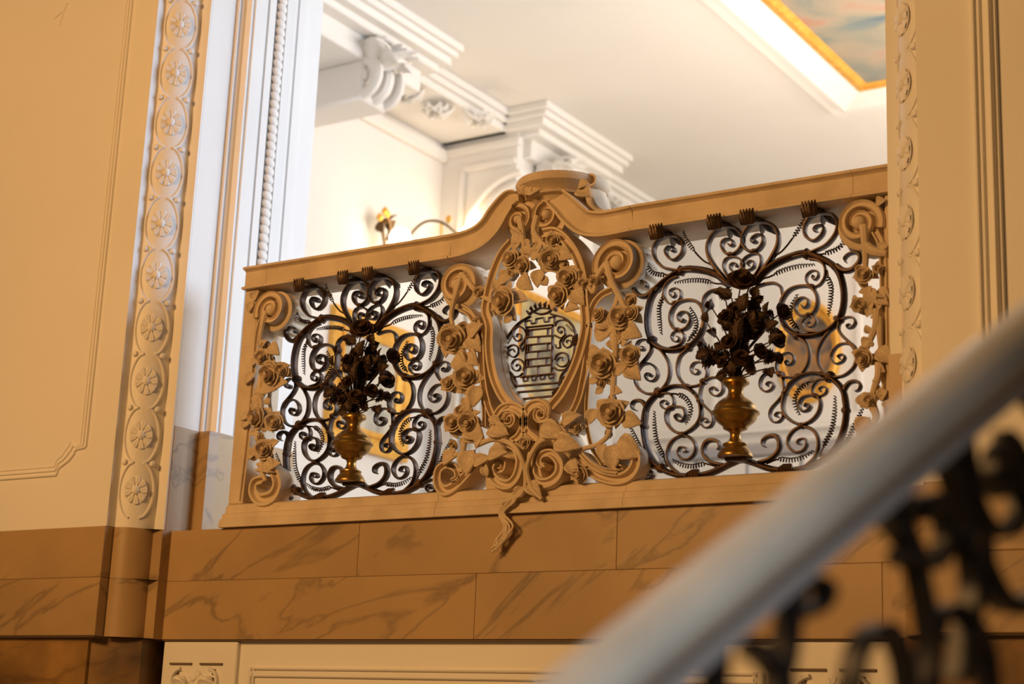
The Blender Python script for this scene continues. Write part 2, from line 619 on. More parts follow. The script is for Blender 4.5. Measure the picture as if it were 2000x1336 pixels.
QPROF = [quarter_pt(i / 12)[:2] for i in range(13)]
ZT = 3.0
for side in (0, 1):
    nm = 'wall_right' if side else 'wall_left'
    wx0, wx1 = (2 * AX + 1.75, 5.2) if side else (-4.1, -1.75)
    wall = struct(MB().box(wx0, wx1, -0.19, 0.55, 0, ZT).build(nm, PLASTER, smooth=0), 'cream plaster wall %s of the balcony opening' % ('with a broad panel moulding on the right' if side else 'with a notched panel moulding on the left'), 'wall')
    # ---- moulded architrave: fillet + quarter round
    poly = mir([(-1.75, 0.1)] + QPROF + [(-1.653, -0.04), (-1.605, -0.04), (-1.605, -0.031), (-1.70, -0.031), (-1.70, 0.1)], side)
    # thin white listel beside the quarter round is the wall's own returned edge
    tr = struct(MB().prism(poly, 0, ZT).build('trim_%d' % (side + 1), PLASTER, smooth=30), 'rounded plaster door moulding with carved flower guilloche, %s jamb' % ('marble-footed right' if side else 'blue-lit left'), 'moulding')
    # rosettes, guilloche bands and beads of the moulding
    for k in range(-0, 14):
        zc = 0.141 + 0.2108 * k
        if zc > ZT - .1:
            break
        x, y, nx, ny = quarter_pt(0.46, 0.001)
        r = inst(ROSETTE, 'rosette', tr, (2 * AX - x if side else x, y, zc), None, (0.044, 0.056, 0.045))
        zax = Vector((-nx if side else nx, ny, 0))
        yax = Vector((0, 0, 1))
        r.rotation_euler = Matrix((yax.cross(zax), yax, zax)).transposed().to_euler()
        for sg in (-1, 1):
            # ribbon swinging round the flower, pinched to a knot between two flowers
            path = []
            for i in range(29):
                q = i / 28
                ph = (q - .5) * 2
                wdt = 0.115 + 0.30 * math.cos(ph * PI / 2) ** 0.55
                x, y, _, _ = quarter_pt(0.46 + sg * wdt, 0.0015)
                path.append((2 * AX - x if side else x, y, zc + ph * 0.1054))
            MB().tube(path, 0.0050, 6).build('ribbon', PLASTER, tr)
            x, y, nx, ny = quarter_pt(0.46 + sg * 0.33, 0.002)
            b = MB()
            b.lathe([(0.0, 0.012), (.009, .009), (.013, .0), (.013, -.004)], (0, 0, 0), 10)
            o = b.build('bead', PLASTER, tr, loc=(2 * AX - x if side else x, y, zc + 0.1054))
            o.rotation_euler = rot_face((-nx if side else nx, ny, 0))
    # ---- marble courses of the projecting wall and of the moulding foot
    for row, (z0, z1) in enumerate(((-0.1905, -0.001), (-0.405, -0.1913))):
        m_ = MB().box(wx0, wx1, -0.196, 0.3, z0, z1, 0.002).build('marble_slab', MARBLE, wall, smooth=0)
        poly = mir([(-1.75, 0.05)] + [(x + 0.004, y - 0.004) for x, y in QPROF] + [(-1.653, -0.046), (-1.601, -0.046), (-1.601, 0.05)], side)
        MB().prism(poly, z0, z1).build('marble_slab', MARBLE, tr, smooth=30)
    # grout core behind the joints, dark marble below
    MB().box(wx0 + .01, wx1 - .01 if not side else wx1, -0.188, 0.28, -0.41, 0).build('mortar_core', GROUT, wall, smooth=0)
    lo = mir([(-4.1, 0.3), (-4.1, -0.165), (-1.81, -0.165), (-1.81, -0.15), (-1.64, -0.06), (-1.64, 0.3)], side)
    MB().prism(lo, -3.6, -0.408).build('lower_wall', DMARBLE, wall, smooth=0)

# right jamb and left jamb marble dado
# ---- left reveal: stepped and moulded, plaster above a marble dado
RV = [(-1.605, -0.030), (-1.605, 0.108), (-1.590, 0.108), (-1.590, 0.114), (-1.594, 0.118), (-1.594, 0.122), (-1.586, 0.128), (-1.580, 0.140),
      (-1.550, 0.140), (-1.550, 0.146), (-1.554, 0.150), (-1.554, 0.155), (-1.545, 0.160), (-1.545, 0.221), (-1.552, 0.225), (-1.552, 0.240), (-1.545, 0.244), (-1.545, 0.283),
      (-1.560, 0.288), (-1.560, 0.350), (-1.548, 0.356), (-1.545, 0.405), (-1.551, 0.41), (-1.551, 0.424), (-1.545, 0.43), (-1.545, 0.478), (-1.556, 0.484), (-1.556, 0.592)]
rev = struct(MB().prism(RV + [(-4.1, 0.592), (-4.1, 0.54), (-1.70, 0.54), (-1.70, -0.030)], 0.40, ZT).build('trim_3', PLASTER, smooth=30), 'stepped white reveal of the opening with a carved bead string', 'moulding')
DD = [(-1.6025, -0.0298), (-1.602, 0.104), (-1.548, 0.104), (-1.540, 0.150), (-1.540, 0.6), (-1.695, 0.6), (-1.695, -0.0298)]
MB().prism(DD, 0.0, 0.40).build('marble_dado', MARBLE, rev, smooth=0)
disc = MB()
disc.lathe([(.006, 0.016), (.016, 0.014), (.024, .008), (.026, 0.0), (.020, -.004)], (0, 0, 0), 16)
DISC = proto(disc, 'bead_disc', PLASTER)
z = 0.95
while z < 2.75:
    o = inst(DISC, 'bead_disc', rev, (-1.549, 0.319, z))
    o.rotation_euler = rot_face((1, 0, 0.35))
    z += 0.0365
# ---- right jamb (its reveal is turned away), marble dado at its foot
RJ = mir([(-1.6055, -0.030), (-1.6055, 0.56), (-1.70, 0.56), (-1.70, -0.030)], True)
rj = struct(MB().prism(RJ, 0.405, ZT).build('trim_4', PLASTER, smooth=0), 'plain plaster reveal edge above the short marble dado', 'moulding')
MB().prism(mir([(-1.600, -0.043), (-1.600, 0.56), (-1.75, 0.56), (-1.75, -0.035), (-1.653, -0.043)], True), 0.0, 0.405).build('marble_dado', MARBLE, rj, smooth=0)
# lintel over the opening
struct(MB().box(-4.1, 5.2, -0.19, 0.55, ZT, 4.4).build('wall_front', PLASTER, smooth=0), 'plaster wall above the balcony opening', 'wall')

# ---- marble-faced parapet under the balustrade
para = struct(MB().box(-1.64, 1.28, 0.006, 0.5, -0.41, -0.002).build('wall_parapet', GROUT, smooth=0), 'tan veined marble band below the stone balustrade', 'wall')
for xs, z0, z1 in (((-1.603, -0.701, 0.327, 1.262), -0.1905, -0.0010), ((-1.603, -0.2, 1.194, 1.262), -0.405, -0.1913)):
    for a, b in zip(xs[:-1], xs[1:]):
        MB().box(a + 0.0006, b - 0.0006, 0.0, 0.06, z0, z1, 0.0010).build('marble_slab', MARBLE, para, smooth=0)

# ---- white panelled door surround below
low = struct(MB().box(-1.60, 1.24, 0.03, 0.5, -3.6, -0.410).build('wall_lower', PLASTER, smooth=0), 'cream panelled wall below the marble band', 'wall')
for a, b in ((-1.60, -1.235), (0.86, 1.24)):
    MB().box(a, b, 0.012, 0.04, -3.6, -0.411, 0.004).build('pilaster_strip', PLASTER, low, smooth=0)
    ca = (a + b) / 2 + (-0.01)
    # carved capital panel: scrolls, flower, leaves, and dark blocks in place of recess shade
    for q, (dx, sg) in enumerate(((-0.075, -1), (0.075, 1))):
        MB().box(ca + dx - 0.055, ca + dx + 0.055, 0.006, 0.013, -0.496, -0.489).build('carved_bar', GROUT, low, smooth=0)
        MB().sweep(spiral((ca + sg * .07, -0.56), .05, .01, 90, -sg * 1.4), 0.008, 0.012, 0.02).build('carved_scroll', PLASTER, low)
        o = inst(proto(LEAF, 'plaster_leaf', PLASTER), 'carved_leaf', low, (ca + sg * .02, 0.004, -0.58), None, 0.10)
        o.rotation_euler = Euler((-PI / 2, 0, 0)).to_matrix().to_euler()
        o.rotation_euler = Matrix(((sg, 0, 0), (0, 0, -1), (0, 1, 0))).to_euler() if sg > 0 else Matrix(((-1, 0, 0), (0, 0, -1), (0, -1, 0))).to_euler()
        for d in ((.09, -.52), (.085, -.55), (.1, -.585)):
            MB().box(ca + sg * d[0] - .009, ca + sg * d[0] + .009, .007, .0135, d[1] - .012, d[1] + .010, .003).build('recess_shade_block', GROUT, low)
    o = inst(ROSETTE, 'rosette', low, (ca, 0.008, -0.545), (PI / 2, 0, 0), 0.035)
# raised panel frame
for (x0, x1, z0, z1) in ((-1.17, 0.80, -0.535, -0.515), (-1.17, 0.80, -0.510, -0.500)):
    MB().box(x0, x1, 0.018, 0.035, z0, z1, 0.004).build('panel_moulding', PLASTER, low, smooth=0)
for x0, x1 in ((-1.19, -1.17), (-1.165, -1.155), (0.80, 0.82), (0.785, 0.795)):
    MB().box(x0, x1, 0.018, 0.035, -3.4, -0.500, 0.004).build('panel_moulding', PLASTER, low, smooth=0)

# ---- panel mouldings on the two wall faces
wl, wr = bpy.data.objects['wall_left'], bpy.data.objects['wall_right']
mp_path = [(-4.0, .207), (-2.05, .207), (-2.046, .213), (-2.044, .224), (-2.036, .236), (-2.015, .246), (-1.985, .262), (-1.962, .286), (-1.955, .300), (-1.935, .303), (-1.906, .306), (-1.9, .312), (-1.9, 2.95)]
for off, wd, dp in ((0.0, 0.010, 0.008), (0.018, 0.008, 0.006), (0.034, 0.006, 0.004)):
    P_ = [(x - off * (1 if i > 5 else .5), z + off * (1 if i < 9 else .3)) for i, (x, z) in enumerate(mp_path)]
    MB().sweep(P_, -0.190, wd, dp * 2).build('panel_moulding', PLASTER, wl, smooth=50)
for x, wd, dp in ((1.560, 0.012, 0.016), (1.574, 0.014, 0.010), (1.606, 0.008, 0.020), (1.622, 0.008, 0.014)):
    MB().sweep([(x, 0.25), (x, 2.95)], -0.190, wd, dp * 2).build('panel_moulding', PLASTER, wr, smooth=50)
# stucco sprig near the top of the panel
sp = MB()
sp.tube([(x, -0.192, z_) for x, z_ in flat([(133, 5), (126, 20), (120, 40), (117, 52)], -.19)], [.004, .004, .003, .002], 6)
sp.tube([(x, -0.192, z_) for x, z_ in flat([(124, 22), (114, 30), (106, 37)], -.19)], [.003, .004, .002], 6)
sp.build('stucco_sprig', PLASTER, wl)

# ================================================================== STONE BALUSTRADE
bal = tag(empty('stone_balustrade', (-0.02, 0.08, 0)), 'carved sandstone balustrade with central cartouche and rose garlands', 'balustrade')
BO = np.array([-0.02, 0.08, 0.0])


def part(mb, name, m=STONE, parent=bal, smooth=40):
    o = mb.build(name, m, parent, smooth)
    org = Vector(bal.location) if parent is bal else Vector((0, 0, 0))
    o.location = -org
    return o


XL, XR = -1.33, 1.30
# base plinth: stepped moulding
BP = [(-0.020, 0.001), (-0.020, 0.030), (-0.012, 0.034), (-0.012, 0.050), (0.000, 0.056), (0.000, 0.084), (0.012, 0.090), (0.2, 0.090), (0.2, 0.001)]
cuts = [XL, -0.37, 0.355, XR]
for a, b in zip(cuts[:-1], cuts[1:]):
    part(MB().rings([[(a + .0006 - (.02 if a == XL else 0) * (1 - zz / .09), yy, zz) for yy, zz in BP], [(b - .0006, yy, zz) for yy, zz in BP]]), 'base_block', smooth=30)
# coping: profile across the rail, swept along its line
CP = [(-.5, -.02), (-.5, .17), (.5, .17), (.5, -.02), (.40, -.02), (.36, -.008), (.30, -.002), (-.28, -.002), (-.36, -.008), (-.40, -.020)]


def coping(path, widths, name='coping'):
    P = np.array(path)
    n = len(P)
    rings = []
    for i in range(n):
        t = P[min(i + 1, n - 1)] - P[max(i - 1, 0)]
        t /= np.linalg.norm(t)
        nn = np.array([-t[1], t[0]])
        rings.append([(P[i][0] + nn[0] * p * widths[i], q, P[i][1] + nn[1] * p * widths[i]) for p, q in CP])
    return part(MB().rings(rings), name, smooth=30)


ZR = 0.955
for a, b in ((XL, -1.225), (-1.2238, -0.372)):
    coping([(a, ZR), (b, ZR)], [.088] * 2)
for a, b in ((0.357, 1.118), (1.1192, XR)):
    coping([(a, ZR), (b, ZR)], [.088] * 2)
# rising swans, ending in facing volutes
swl = smooth_path([(-0.371, ZR), (-0.32, .958), (-0.255, .972), (-0.205, 1.003), (-0.165, 1.055), (-0.128, 1.092), (-0.095, 1.098)], 6)
swr = smooth_path([(0.356, ZR), (0.30, .952), (0.235, .952), (0.175, .968), (0.125, 1.01), (0.085, 1.052), (0.045, 1.082), (0.012, 1.085)], 6)
coping(swl, taper(len(swl), ((0, .088), (.6, .088), (.85, .07), (1, .04))))
coping(swr, taper(len(swr), ((0, .088), (.6, .088), (.85, .07), (1, .04))))


def volute(c, R, a0, sgn, name='volute', y0=-0.012, back=0.15, parent=bal, eye=True, turns=1.6):
    """spiral scroll end seen from the front, with its barrel behind"""
    cx, cz = c
    sp_ = spiral(c, R * 0.90, R * 0.26, a0, sgn * turns, 60)
    wd = taper(61, ((0, R * .36), (.5, R * .29), (1, R * .20)))
    main = part(MB().sweep(sp_, y0 + 0.022, wd, 0.044, prof=[(-.5, -.3), (-.38, -.5), (-.1, -.30), (.25, -.34), (.42, -.5), (.5, -.35), (.5, .5), (-.5, .5)]), name)
    MB().rings([[(cx + R * math.cos(2 * PI * k / 36) * s, y, cz + R * math.sin(2 * PI * k / 36) * s) for k in range(36)] for s, y in ((.90, .022), (1.0, .028), (1.0, .055))]).build('volute_field', STONE, main)
    segs = []
    for y, amp in ((.05, 0), (.06, 1), (.085, 1.4), (.115, 1.2), (back, 0)):
        segs.append([(cx + (R * .93 + amp * R * .06 * (1 + math.cos(16 * 2 * PI * k / 96))) * math.cos(2 * PI * k / 96), y, cz + (R * .93 + amp * R * .06 * (1 + math.cos(16 * 2 * PI * k / 96))) * math.sin(2 * PI * k / 96)) for k in range(96)])
    MB().rings(segs).build('volute_barrel', STONE, main, 60)
    if eye:
        MB().rings([[(cx + r_ * R * math.cos(2 * PI * k / 16), y, cz + r_ * R * math.sin(2 * PI * k / 16)) for k in range(16)] for r_, y in ((.30, .02), (.28, -.004), (.2, -.014), (.04, -.02))]).build('volute_eye', STONE, main)


VL, VR = (-1.188, .820), (1.136, .833)
ML, MR = (-0.335, .815), (0.300, .815)
volute(VL, .078, 200, -1)
volute(VR, .078, -20, 1)
volute(ML, .082, -20, 1)
volute(MR, .086, 200, -1)
volute((-.092, 1.018), .058, 100, -1, back=.12, turns=1.3)
volute((.022, 1.020), .062, 80, 1, back=.12, turns=1.3)


def band(pts, width, Y=0.0, depth=0.06, name='scroll_band', k=5, prof=None):
    p = smooth_path(pts, k)
    width = (taper(len(p), width) if hasattr(width, '__len__') else width) * 1.22
    if prof is None:
        prof = [(-.5, -.32), (-.40, -.5), (-.22, -.5), (-.12, -.36), (.12, -.36), (.22, -.5), (.40, -.5), (.5, -.32), (.5, .5), (-.5, .5)]
    return part(MB().sweep(p, Y + depth / 2, width, depth, prof), name)


K1, K2 = crop(840, 320, 4.175), crop(1040, 320, 4.175)
K3, K4 = crop(840, 620, 3.711), crop(1040, 620, 3.711)
J = lambda *a: sum(a, [])
# oval frame of the cartouche (front band and inner reveal band)
ovL = flat(J(K1([(675, 640), (600, 730), (548, 840), (508, 960), (480, 1080), (462, 1200)]), K3([(440, 60), (438, 200), (450, 330), (480, 460), (540, 580), (620, 660)])), 0)
ovR = flat(J(K2([(90, 570), (180, 560), (260, 610), (335, 700), (385, 800), (412, 900), (425, 1000), (428, 1100)]), K4([(395, 40), (375, 170), (335, 310), (285, 430), (215, 560), (140, 650)])), 0)
band(ovL, .034, -.012, .11)
band(ovR, .034, -.012, .11)
inL = flat(J(K1([(560, 1180), (545, 1330)]), K3([(480, 180), (490, 330), (520, 460), (570, 560), (640, 640)])), .03)
band(inL, .03, .02, .12, 'frame_reveal', prof=[(-.5, -.5), (.5, -.4), (.5, .5), (-.5, .5)])
# outer straps of the frame
stL = flat(J(K1([(250, 1170), (320, 1215), (375, 1290)]), K3([(335, 10), (358, 90), (372, 220), (380, 380), (400, 540), (440, 680), (500, 780), (560, 830)])), 0)
stR = flat(J(K2([(650, 1030), (570, 1070), (510, 1140), (480, 1230), (465, 1336)]), K4([(420, 60), (405, 200), (392, 330), (370, 450), (340, 580), (290, 690), (215, 790)])), 0)
band(stL, .026, -.006, .13)
band(stR, .026, -.006, .13)
stL2 = flat(K3([(352, 300), (368, 480), (382, 640), (385, 790)]), 0)
stR2 = flat(K4([(398, 290), (396, 480), (385, 640), (392, 800), (430, 950), (500, 1060)]), 0)
band(stL2, .016, .004, .13)
band(stR2, .016, .004, .14)
# facing volutes under the oval
sl = flat(K3([(470, 800), (500, 720), (545, 665), (620, 655), (690, 705), (700, 790), (660, 870), (600, 910)]), 0)
band(sl, ((0, .02), (.5, .036), (1, .024)), -.022, .07)
sr = flat(J(K3([(800, 900)]), K4([(-25, 830), (-40, 740), (0, 655), (65, 632), (120, 670), (122, 720)])), 0)
band(sr, ((0, .024), (.5, .036), (1, .02)), -.022, .07)
for c_, sg, R_ in ((flat(K3([(585, 740)]), 0)[0], 1, .036), (flat(K4([(75, 700)]), 0)[0], -1, .036)):
    band(spiral(c_, R_, R_ * .25, 90, sg * 1.3, 14), ((0, .022), (1, .014)), -.018, .06, k=2)
# S-scrolls below them, standing on the base
ll = flat(K3([(590, 915), (645, 955), (672, 1040), (650, 1150), (590, 1215), (520, 1205), (468, 1150), (462, 1085), (500, 1040), (548, 1058), (545, 1105), (515, 1115)]), 0)
band(ll, ((0, .03), (.5, .034), (1, .018)), -.022, .08)
lr = flat(K4([(100, 890), (35, 950), (10, 1050), (15, 1150), (70, 1205), (150, 1195), (210, 1135), (212, 1055), (150, 990), (85, 1005), (68, 1060), (100, 1085)]), 0)
band(lr, ((0, .03), (.5, .034), (1, .018)), -.022, .08)
mid = flat(J(K3([(790, 930), (770, 1010), (775, 1120), (800, 1220)])), 0)
band(mid, .04, -.01, .08)
# outer feet
fl = flat(K3([(390, 1020), (320, 1085), (250, 1165), (170, 1235), (105, 1255), (65, 1200), (72, 1110), (130, 1070), (195, 1100), (208, 1160), (165, 1190)]), 0)
band(fl, ((0, .026), (.4, .038), (1, .018)), -.012, .12)
fr = flat(K4([(325, 1000), (400, 1095), (500, 1155), (620, 1175), (715, 1135), (758, 1050), (735, 965), (660, 950), (602, 1000), (602, 1070), (650, 1095)]), 0)
band(fr, ((0, .026), (.4, .040), (1, .02)), -.012, .12)
fr2 = flat(K4([(370, 990), (440, 1060), (530, 1110), (630, 1125)]), 0)
band(fr2, .014, -.02, .06)
# solid web behind the lower scrolls
web = [(-.20, .09), (.17, .09), (.15, .20), (.11, .27), (.05, .325), (-.03, .34), (-.11, .325), (-.17, .26), (-.21, .19)]
part(MB().rings([[(x, .035, z_) for x, z_ in web], [(x, .13, z_) for x, z_ in web]]), 'cartouche_web', smooth=0)
# crest web between the two crest volutes and the oval
crest = [(-.15, 1.02), (-.11, 1.075), (-.03, 1.10), (.06, 1.075), (.10, 1.02), (.06, .94), (-.03, .93), (-.12, .95)]
part(MB().rings([[(x, .02, z_) for x, z_ in crest], [(x, .13, z_) for x, z_ in crest]]), 'crest_web', smooth=0)
# end piers
for a, b, nm in ((XL, -1.262, 'l'), (1.215, XR, 'r')):
    part(MB().box(a, b, .002, .165, .088, .912, .004), 'end_pier', smooth=0)
    xa = b if nm == 'l' else a
    part(MB().sweep([(xa, .09), (xa, .86)], .03, .012, .05), 'pier_bead')
bandEL = [(-1.262, .10), (-1.250, .40), (-1.250, .66), (-1.245, .75), (-1.225, .80)]
band(bandEL, .022, -.004, .08)
band([(2 * -.02 - x, z_) for x, z_ in bandEL], .022, -.004, .08)

# crown bowl on the crest
bc = (0.025, 0.085, 1.055)
bowl = MB()
bowl.lathe([(.06, -.02), (.075, .0), (.095, .02), (.118, .045), (.142, .062), (.156, .070), (.160, .084), (.154, .098), (.135, .103), (.11, .097), (.02, .09)], bc, 40)
part(bowl, 'crest_bowl')
part(MB().lathe([(.108, .030), (.122, .034), (.126, .042), (.116, .046)], bc, 40), 'bowl_ring')
# curved bracket from the bowl down to the coping
brk = smooth_path([(.155, 1.125), (.160, 1.095), (.172, 1.06), (.20, 1.025), (.245, 1.003)], 5)
part(MB().sweep(brk, .09, taper(len(brk), ((0, .05), (.5, .06), (1, .02))), .11), 'bowl_bracket')
part(MB().sweep(spiral((.172, 1.128), .028, .008, 170, -1.2, 30), .08, .016, .10), 'bowl_volute')

# garlands: roses, leaves and stems
KK = crop(830, 320, 1.758)
KL = crop(460, 480, 2.57)
KR = crop(1650, 300, 3.34)
KR2 = crop(1600, 560, 3.34)


def s_rose(K, x, y, r, Y=-.015, tilt=None):
    px = K([(x, y), (x + r, y)])
    p = onY(*px[0], Y)
    q = onY(*px[1], Y)
    R = np.linalg.norm(q - p) * 1.0
    t = tilt or (random.uniform(-.35, .45), -1, random.uniform(-.45, .25))
    inst(ROSE_ST, 'rose', bal, p - BO, rot_face(t, random.uniform(0, 6)), (R, R, R * 1.25))
    return p, R


def s_leaf(K, x, y, x2, y2, Y=-.005, wd=1.0):
    a, b = K([(x, y), (x2, y2)])
    p, q = onY(*a, Y), onY(*b, Y - .012)
    d = Vector(q - p)
    L = d.length
    xax = d.normalized()
    zax = (Vector((random.uniform(-.3, .3), -1, random.uniform(-.2, .5))))
    zax = (zax - xax * zax.dot(xax)).normalized()
    yax = zax.cross(xax)
    inst(LEAF_ST, 'leaf', bal, p - BO, Matrix((xax, yax, zax)).transposed().to_euler(), (L, L * wd, L * .8))


def s_stem(K, pts, r=.008, Y=-.005):
    pix = K(pts)
    P_ = [onY(*p, Y - .006 * (i % 2)) for i, p in enumerate(pix)]
    pp = smooth_path(P_, 4)
    part(MB().tube(pp, taper(len(pp), ((0, r * 1.1), (1, r * .75))), 8), 'stem')


def cluster(K, x, y, r, n, Y=-.005, ll=1.5):
    """leaves fanned out under a rose"""
    a0 = random.uniform(0, 6)
    for k in range(n):
        a = a0 + 2 * PI * k / n + random.uniform(-.3, .3)
        l = r * .92 * ll * random.uniform(.85, 1.15)
        s_leaf(K, x + math.cos(a) * r * .35, y + math.sin(a) * r * .35, x + math.cos(a) * l, y + math.sin(a) * l, Y)


def fill(K, path, n, spread, size, Y=.004):
    """small leaves and buds that close the gaps along a garland"""
    P_ = smooth_path(path, 6)
    for k in range(n):
        q = P_[int((k + .5) / n * (len(P_) - 1))]
        x, y = q[0] + random.uniform(-spread, spread), q[1] + random.uniform(-spread, spread) * .6
        if k % 3 == 0:
            s_rose(K, x, y, size * random.uniform(.45, .7), Y)
        else:
            a = random.uniform(0, 2 * PI)
            l = size * random.uniform(.8, 1.25)
            s_leaf(K, x, y, x + math.cos(a) * l, y + math.sin(a) * l, Y - .008)


fill(KK, [(110, 560), (120, 650), (120, 750), (130, 870), (125, 960), (110, 1040)], 22, 26, 34)
fill(KK, [(260, 500), (280, 420), (330, 320), (380, 270), (440, 290), (490, 360), (510, 460)], 26, 22, 30)
fill(KK, [(680, 480), (650, 560), (650, 660), (640, 760), (640, 860), (640, 960)], 22, 32, 34)
fill(KL, [(150, 500), (170, 600), (140, 700), (140, 820), (150, 920), (140, 1040), (150, 1120)], 24, 38, 42)
fill(KR, [(130, 720), (140, 860), (160, 960), (200, 1000)], 8, 40, 52)
fill(KR2, [(380, 60), (370, 200), (340, 420), (370, 600), (360, 740), (360, 900)], 14, 36, 52)
# left garland of the cartouche
for x, y, r in ((95, 600, 44), (140, 735, 38), (88, 757, 26), (100, 893, 30), (150, 885, 34)):
    s_rose(KK, x, y, r)
    cluster(KK, x, y, r, 5, .005)
for l in ((150, 600, 190, 545), (150, 590, 185, 640), (150, 640, 175, 690), (110, 650, 140, 710), (190, 760, 160, 830), (120, 870, 65, 905), (140, 905, 195, 940), (60, 1030, 110, 990), (170, 980, 130, 1070)):
    s_leaf(KK, *l)
s_stem(KK, [(128, 375), (105, 450), (90, 520), (100, 570)], .010)
s_stem(KK, [(128, 378), (160, 420), (190, 450), (235, 475)], .010)
s_stem(KK, [(125, 640), (150, 700), (152, 800), (148, 900), (132, 980), (125, 1060)], .013)
s_stem(KK, [(165, 560), (160, 700), (170, 820)], .007, .03)
# garland inside the oval
for x, y, r in ((280, 472, 44), (342, 348, 30), (432, 328, 38), (442, 262, 24), (465, 452, 38), (490, 392, 34), (545, 412, 20), (300, 330, 30), (185, 440, 17), (580, 400, 18)):
    s_rose(KK, x, y, r, -.012)
    cluster(KK, x, y, r, 5, .008)
for l in ((260, 440, 235, 395), (250, 400, 300, 380), (330, 380, 360, 430), (400, 360, 380, 420), (330, 260, 300, 300), (400, 270, 380, 310), (455, 300, 500, 320), (510, 430, 540, 480), (420, 420, 400, 380), (300, 240, 340, 260), (300, 520, 270, 545), (480, 500, 525, 490), (360, 320, 400, 300)):
    s_leaf(KK, *l)
s_stem(KK, [(325, 185), (335, 240), (340, 300), (345, 340)], .011)
s_stem(KK, [(385, 180), (375, 230), (400, 270), (440, 310), (480, 370), (490, 440)], .011)
s_stem(KK, [(235, 475), (260, 440), (300, 380), (340, 350)], .008)
s_stem(KK, [(590, 400), (540, 430), (500, 440), (450, 410)], .008)
# right garland of the cartouche
for x, y, r in ((612, 688, 46), (705, 660, 34), (672, 530, 40), (642, 858, 46), (715, 515, 28), (600, 520, 24), (520, 905, 22), (535, 1062, 30)):
    s_rose(KK, x, y, r)
    cluster(KK, x, y, r, 5, .008)
for l in ((640, 560, 580, 545), (680, 560, 735, 590), (640, 600, 650, 640), (690, 700, 735, 735), (590, 840, 560, 890), (680, 870, 735, 890), (650, 960, 640, 1050), (620, 960, 600, 1010), (660, 950, 735, 1000), (600, 740, 560, 750), (560, 650, 600, 640), (580, 590, 640, 570), (650, 720, 690, 690)):
    s_leaf(KK, *l)
s_stem(KK, [(625, 340), (640, 400), (665, 450), (690, 500)], .012)
s_stem(KK, [(620, 345), (590, 390), (580, 440), (560, 420)], .010)
s_stem(KK, [(665, 450), (640, 540), (640, 600)], .009)
s_stem(KK, [(650, 560), (655, 640), (650, 720), (645, 800), (640, 850)], .012)
s_stem(KK, [(640, 870), (630, 930), (590, 965), (540, 980), (500, 1010)], .009)
# foliage over the lower scrolls
for l in ((290, 930, 205, 915), (395, 905, 475, 930), (440, 955, 525, 968), (215, 1012, 275, 985), (165, 1035, 220, 1005), (342, 985, 345, 935), (352, 1095, 395, 1140), (345, 1110, 300, 1150), (215, 1075, 200, 1025), (490, 1020, 525, 1070), (470, 895, 525, 858), (200, 935, 170, 975), (262, 890, 215, 872)):
    s_leaf(KK, *l, Y=-.03, wd=.8)
s_stem(KK, [(180, 965), (240, 945), (300, 965), (330, 1010), (345, 1060), (340, 1120), (300, 1150), (265, 1165)], .009, -.035)
s_stem(KK, [(500, 935), (430, 940), (390, 960), (360, 1010), (350, 1060), (370, 1120), (400, 1150)], .009, -.035)
s_rose(KK, 345, 958, 20, -.035)
# root tassel hanging over the base on to the marble
for k in range(7):
    a = [(330 + random.uniform(-12, 12), 1110), (300 + random.uniform(-25, 15), 1160), (262 + random.uniform(-14, 14), 1200), (285 + random.uniform(-20, 20), 1245), (262 + random.uniform(-18, 18), 1290), (235 + random.uniform(-8, 16), 1320 + random.uniform(-20, 15))]
    s_stem(KK, a, .0045, -.032)
# garland of the end pier beside the stepped reveal
for x, y, r in ((140, 560, 36), (185, 640, 52), (235, 625, 34), (122, 862, 48), (195, 885, 40), (145, 1025, 42)):
    s_rose(KL, x, y, r)
    cluster(KL, x, y, r, 5, .008)
for l in ((120, 560, 75, 600), (100, 640, 40, 690), (130, 520, 150, 470), (170, 500, 210, 540), (130, 690, 190, 720), (80, 850, 20, 870), (80, 870, 25, 910), (170, 800, 150, 760), (200, 700, 250, 680), (110, 1020, 55, 1070), (180, 1000, 210, 980), (140, 1080, 190, 1130), (80, 270, 110, 230), (90, 280, 60, 330), (200, 1130, 140, 1090)):
    s_leaf(KL, *l)
s_stem(KL, [(150, 330), (130, 420), (125, 500)], .010)
s_stem(KL, [(140, 620), (120, 720), (130, 800), (120, 860)], .012)
s_stem(KL, [(180, 680), (170, 780), (185, 860)], .008, .02)
s_stem(KL, [(120, 900), (110, 960), (140, 1020)], .011)
s_stem(KL, [(150, 1050), (130, 1110), (150, 1180)], .011)
footl = flat(KL([(110, 1110), (185, 1125), (215, 1190), (190, 1255), (130, 1275), (95, 1240), (100, 1190), (140, 1175)]), 0)
band(footl, ((0, .03), (.5, .05), (1, .03)), -.01, .12)
# garland of the other end pier
s_stem(KR, [(120, 470), (130, 580), (135, 690), (130, 770)], .012)
s_stem(KR, [(130, 600), (190, 640), (270, 650)], .016)
for K_, x, y, r in ((KR, 128, 800, 62), (KR, 95, 990, 52), (KR2, 300, 455, 72), (KR2, 335, 740, 52), (KR2, 330, 960, 60), (KR, 215, 750, 34)):
    s_rose(K_, x, y, r)
    cluster(K_, x, y, r, 4, .008)
for l in ((160, 880, 190, 980), (200, 900, 285, 930), (150, 900, 90, 900), (200, 320, 260, 300), (220, 620, 280, 590), (180, 1000, 140, 1060)):
    s_leaf(KR, *l)
for l in ((380, 400, 460, 490), (420, 660, 400, 740), (280, 690, 300, 790), (270, 370, 340, 350), (430, 740, 460, 800), (380, 60, 440, 110), (330, 850, 240, 960), (400, 880, 350, 990)):
    s_leaf(KR2, *l)
s_stem(KR2, [(375, 150), (370, 250), (340, 330), (310, 400)], .012)
s_stem(KR2, [(390, 200), (395, 320), (400, 400)], .010)
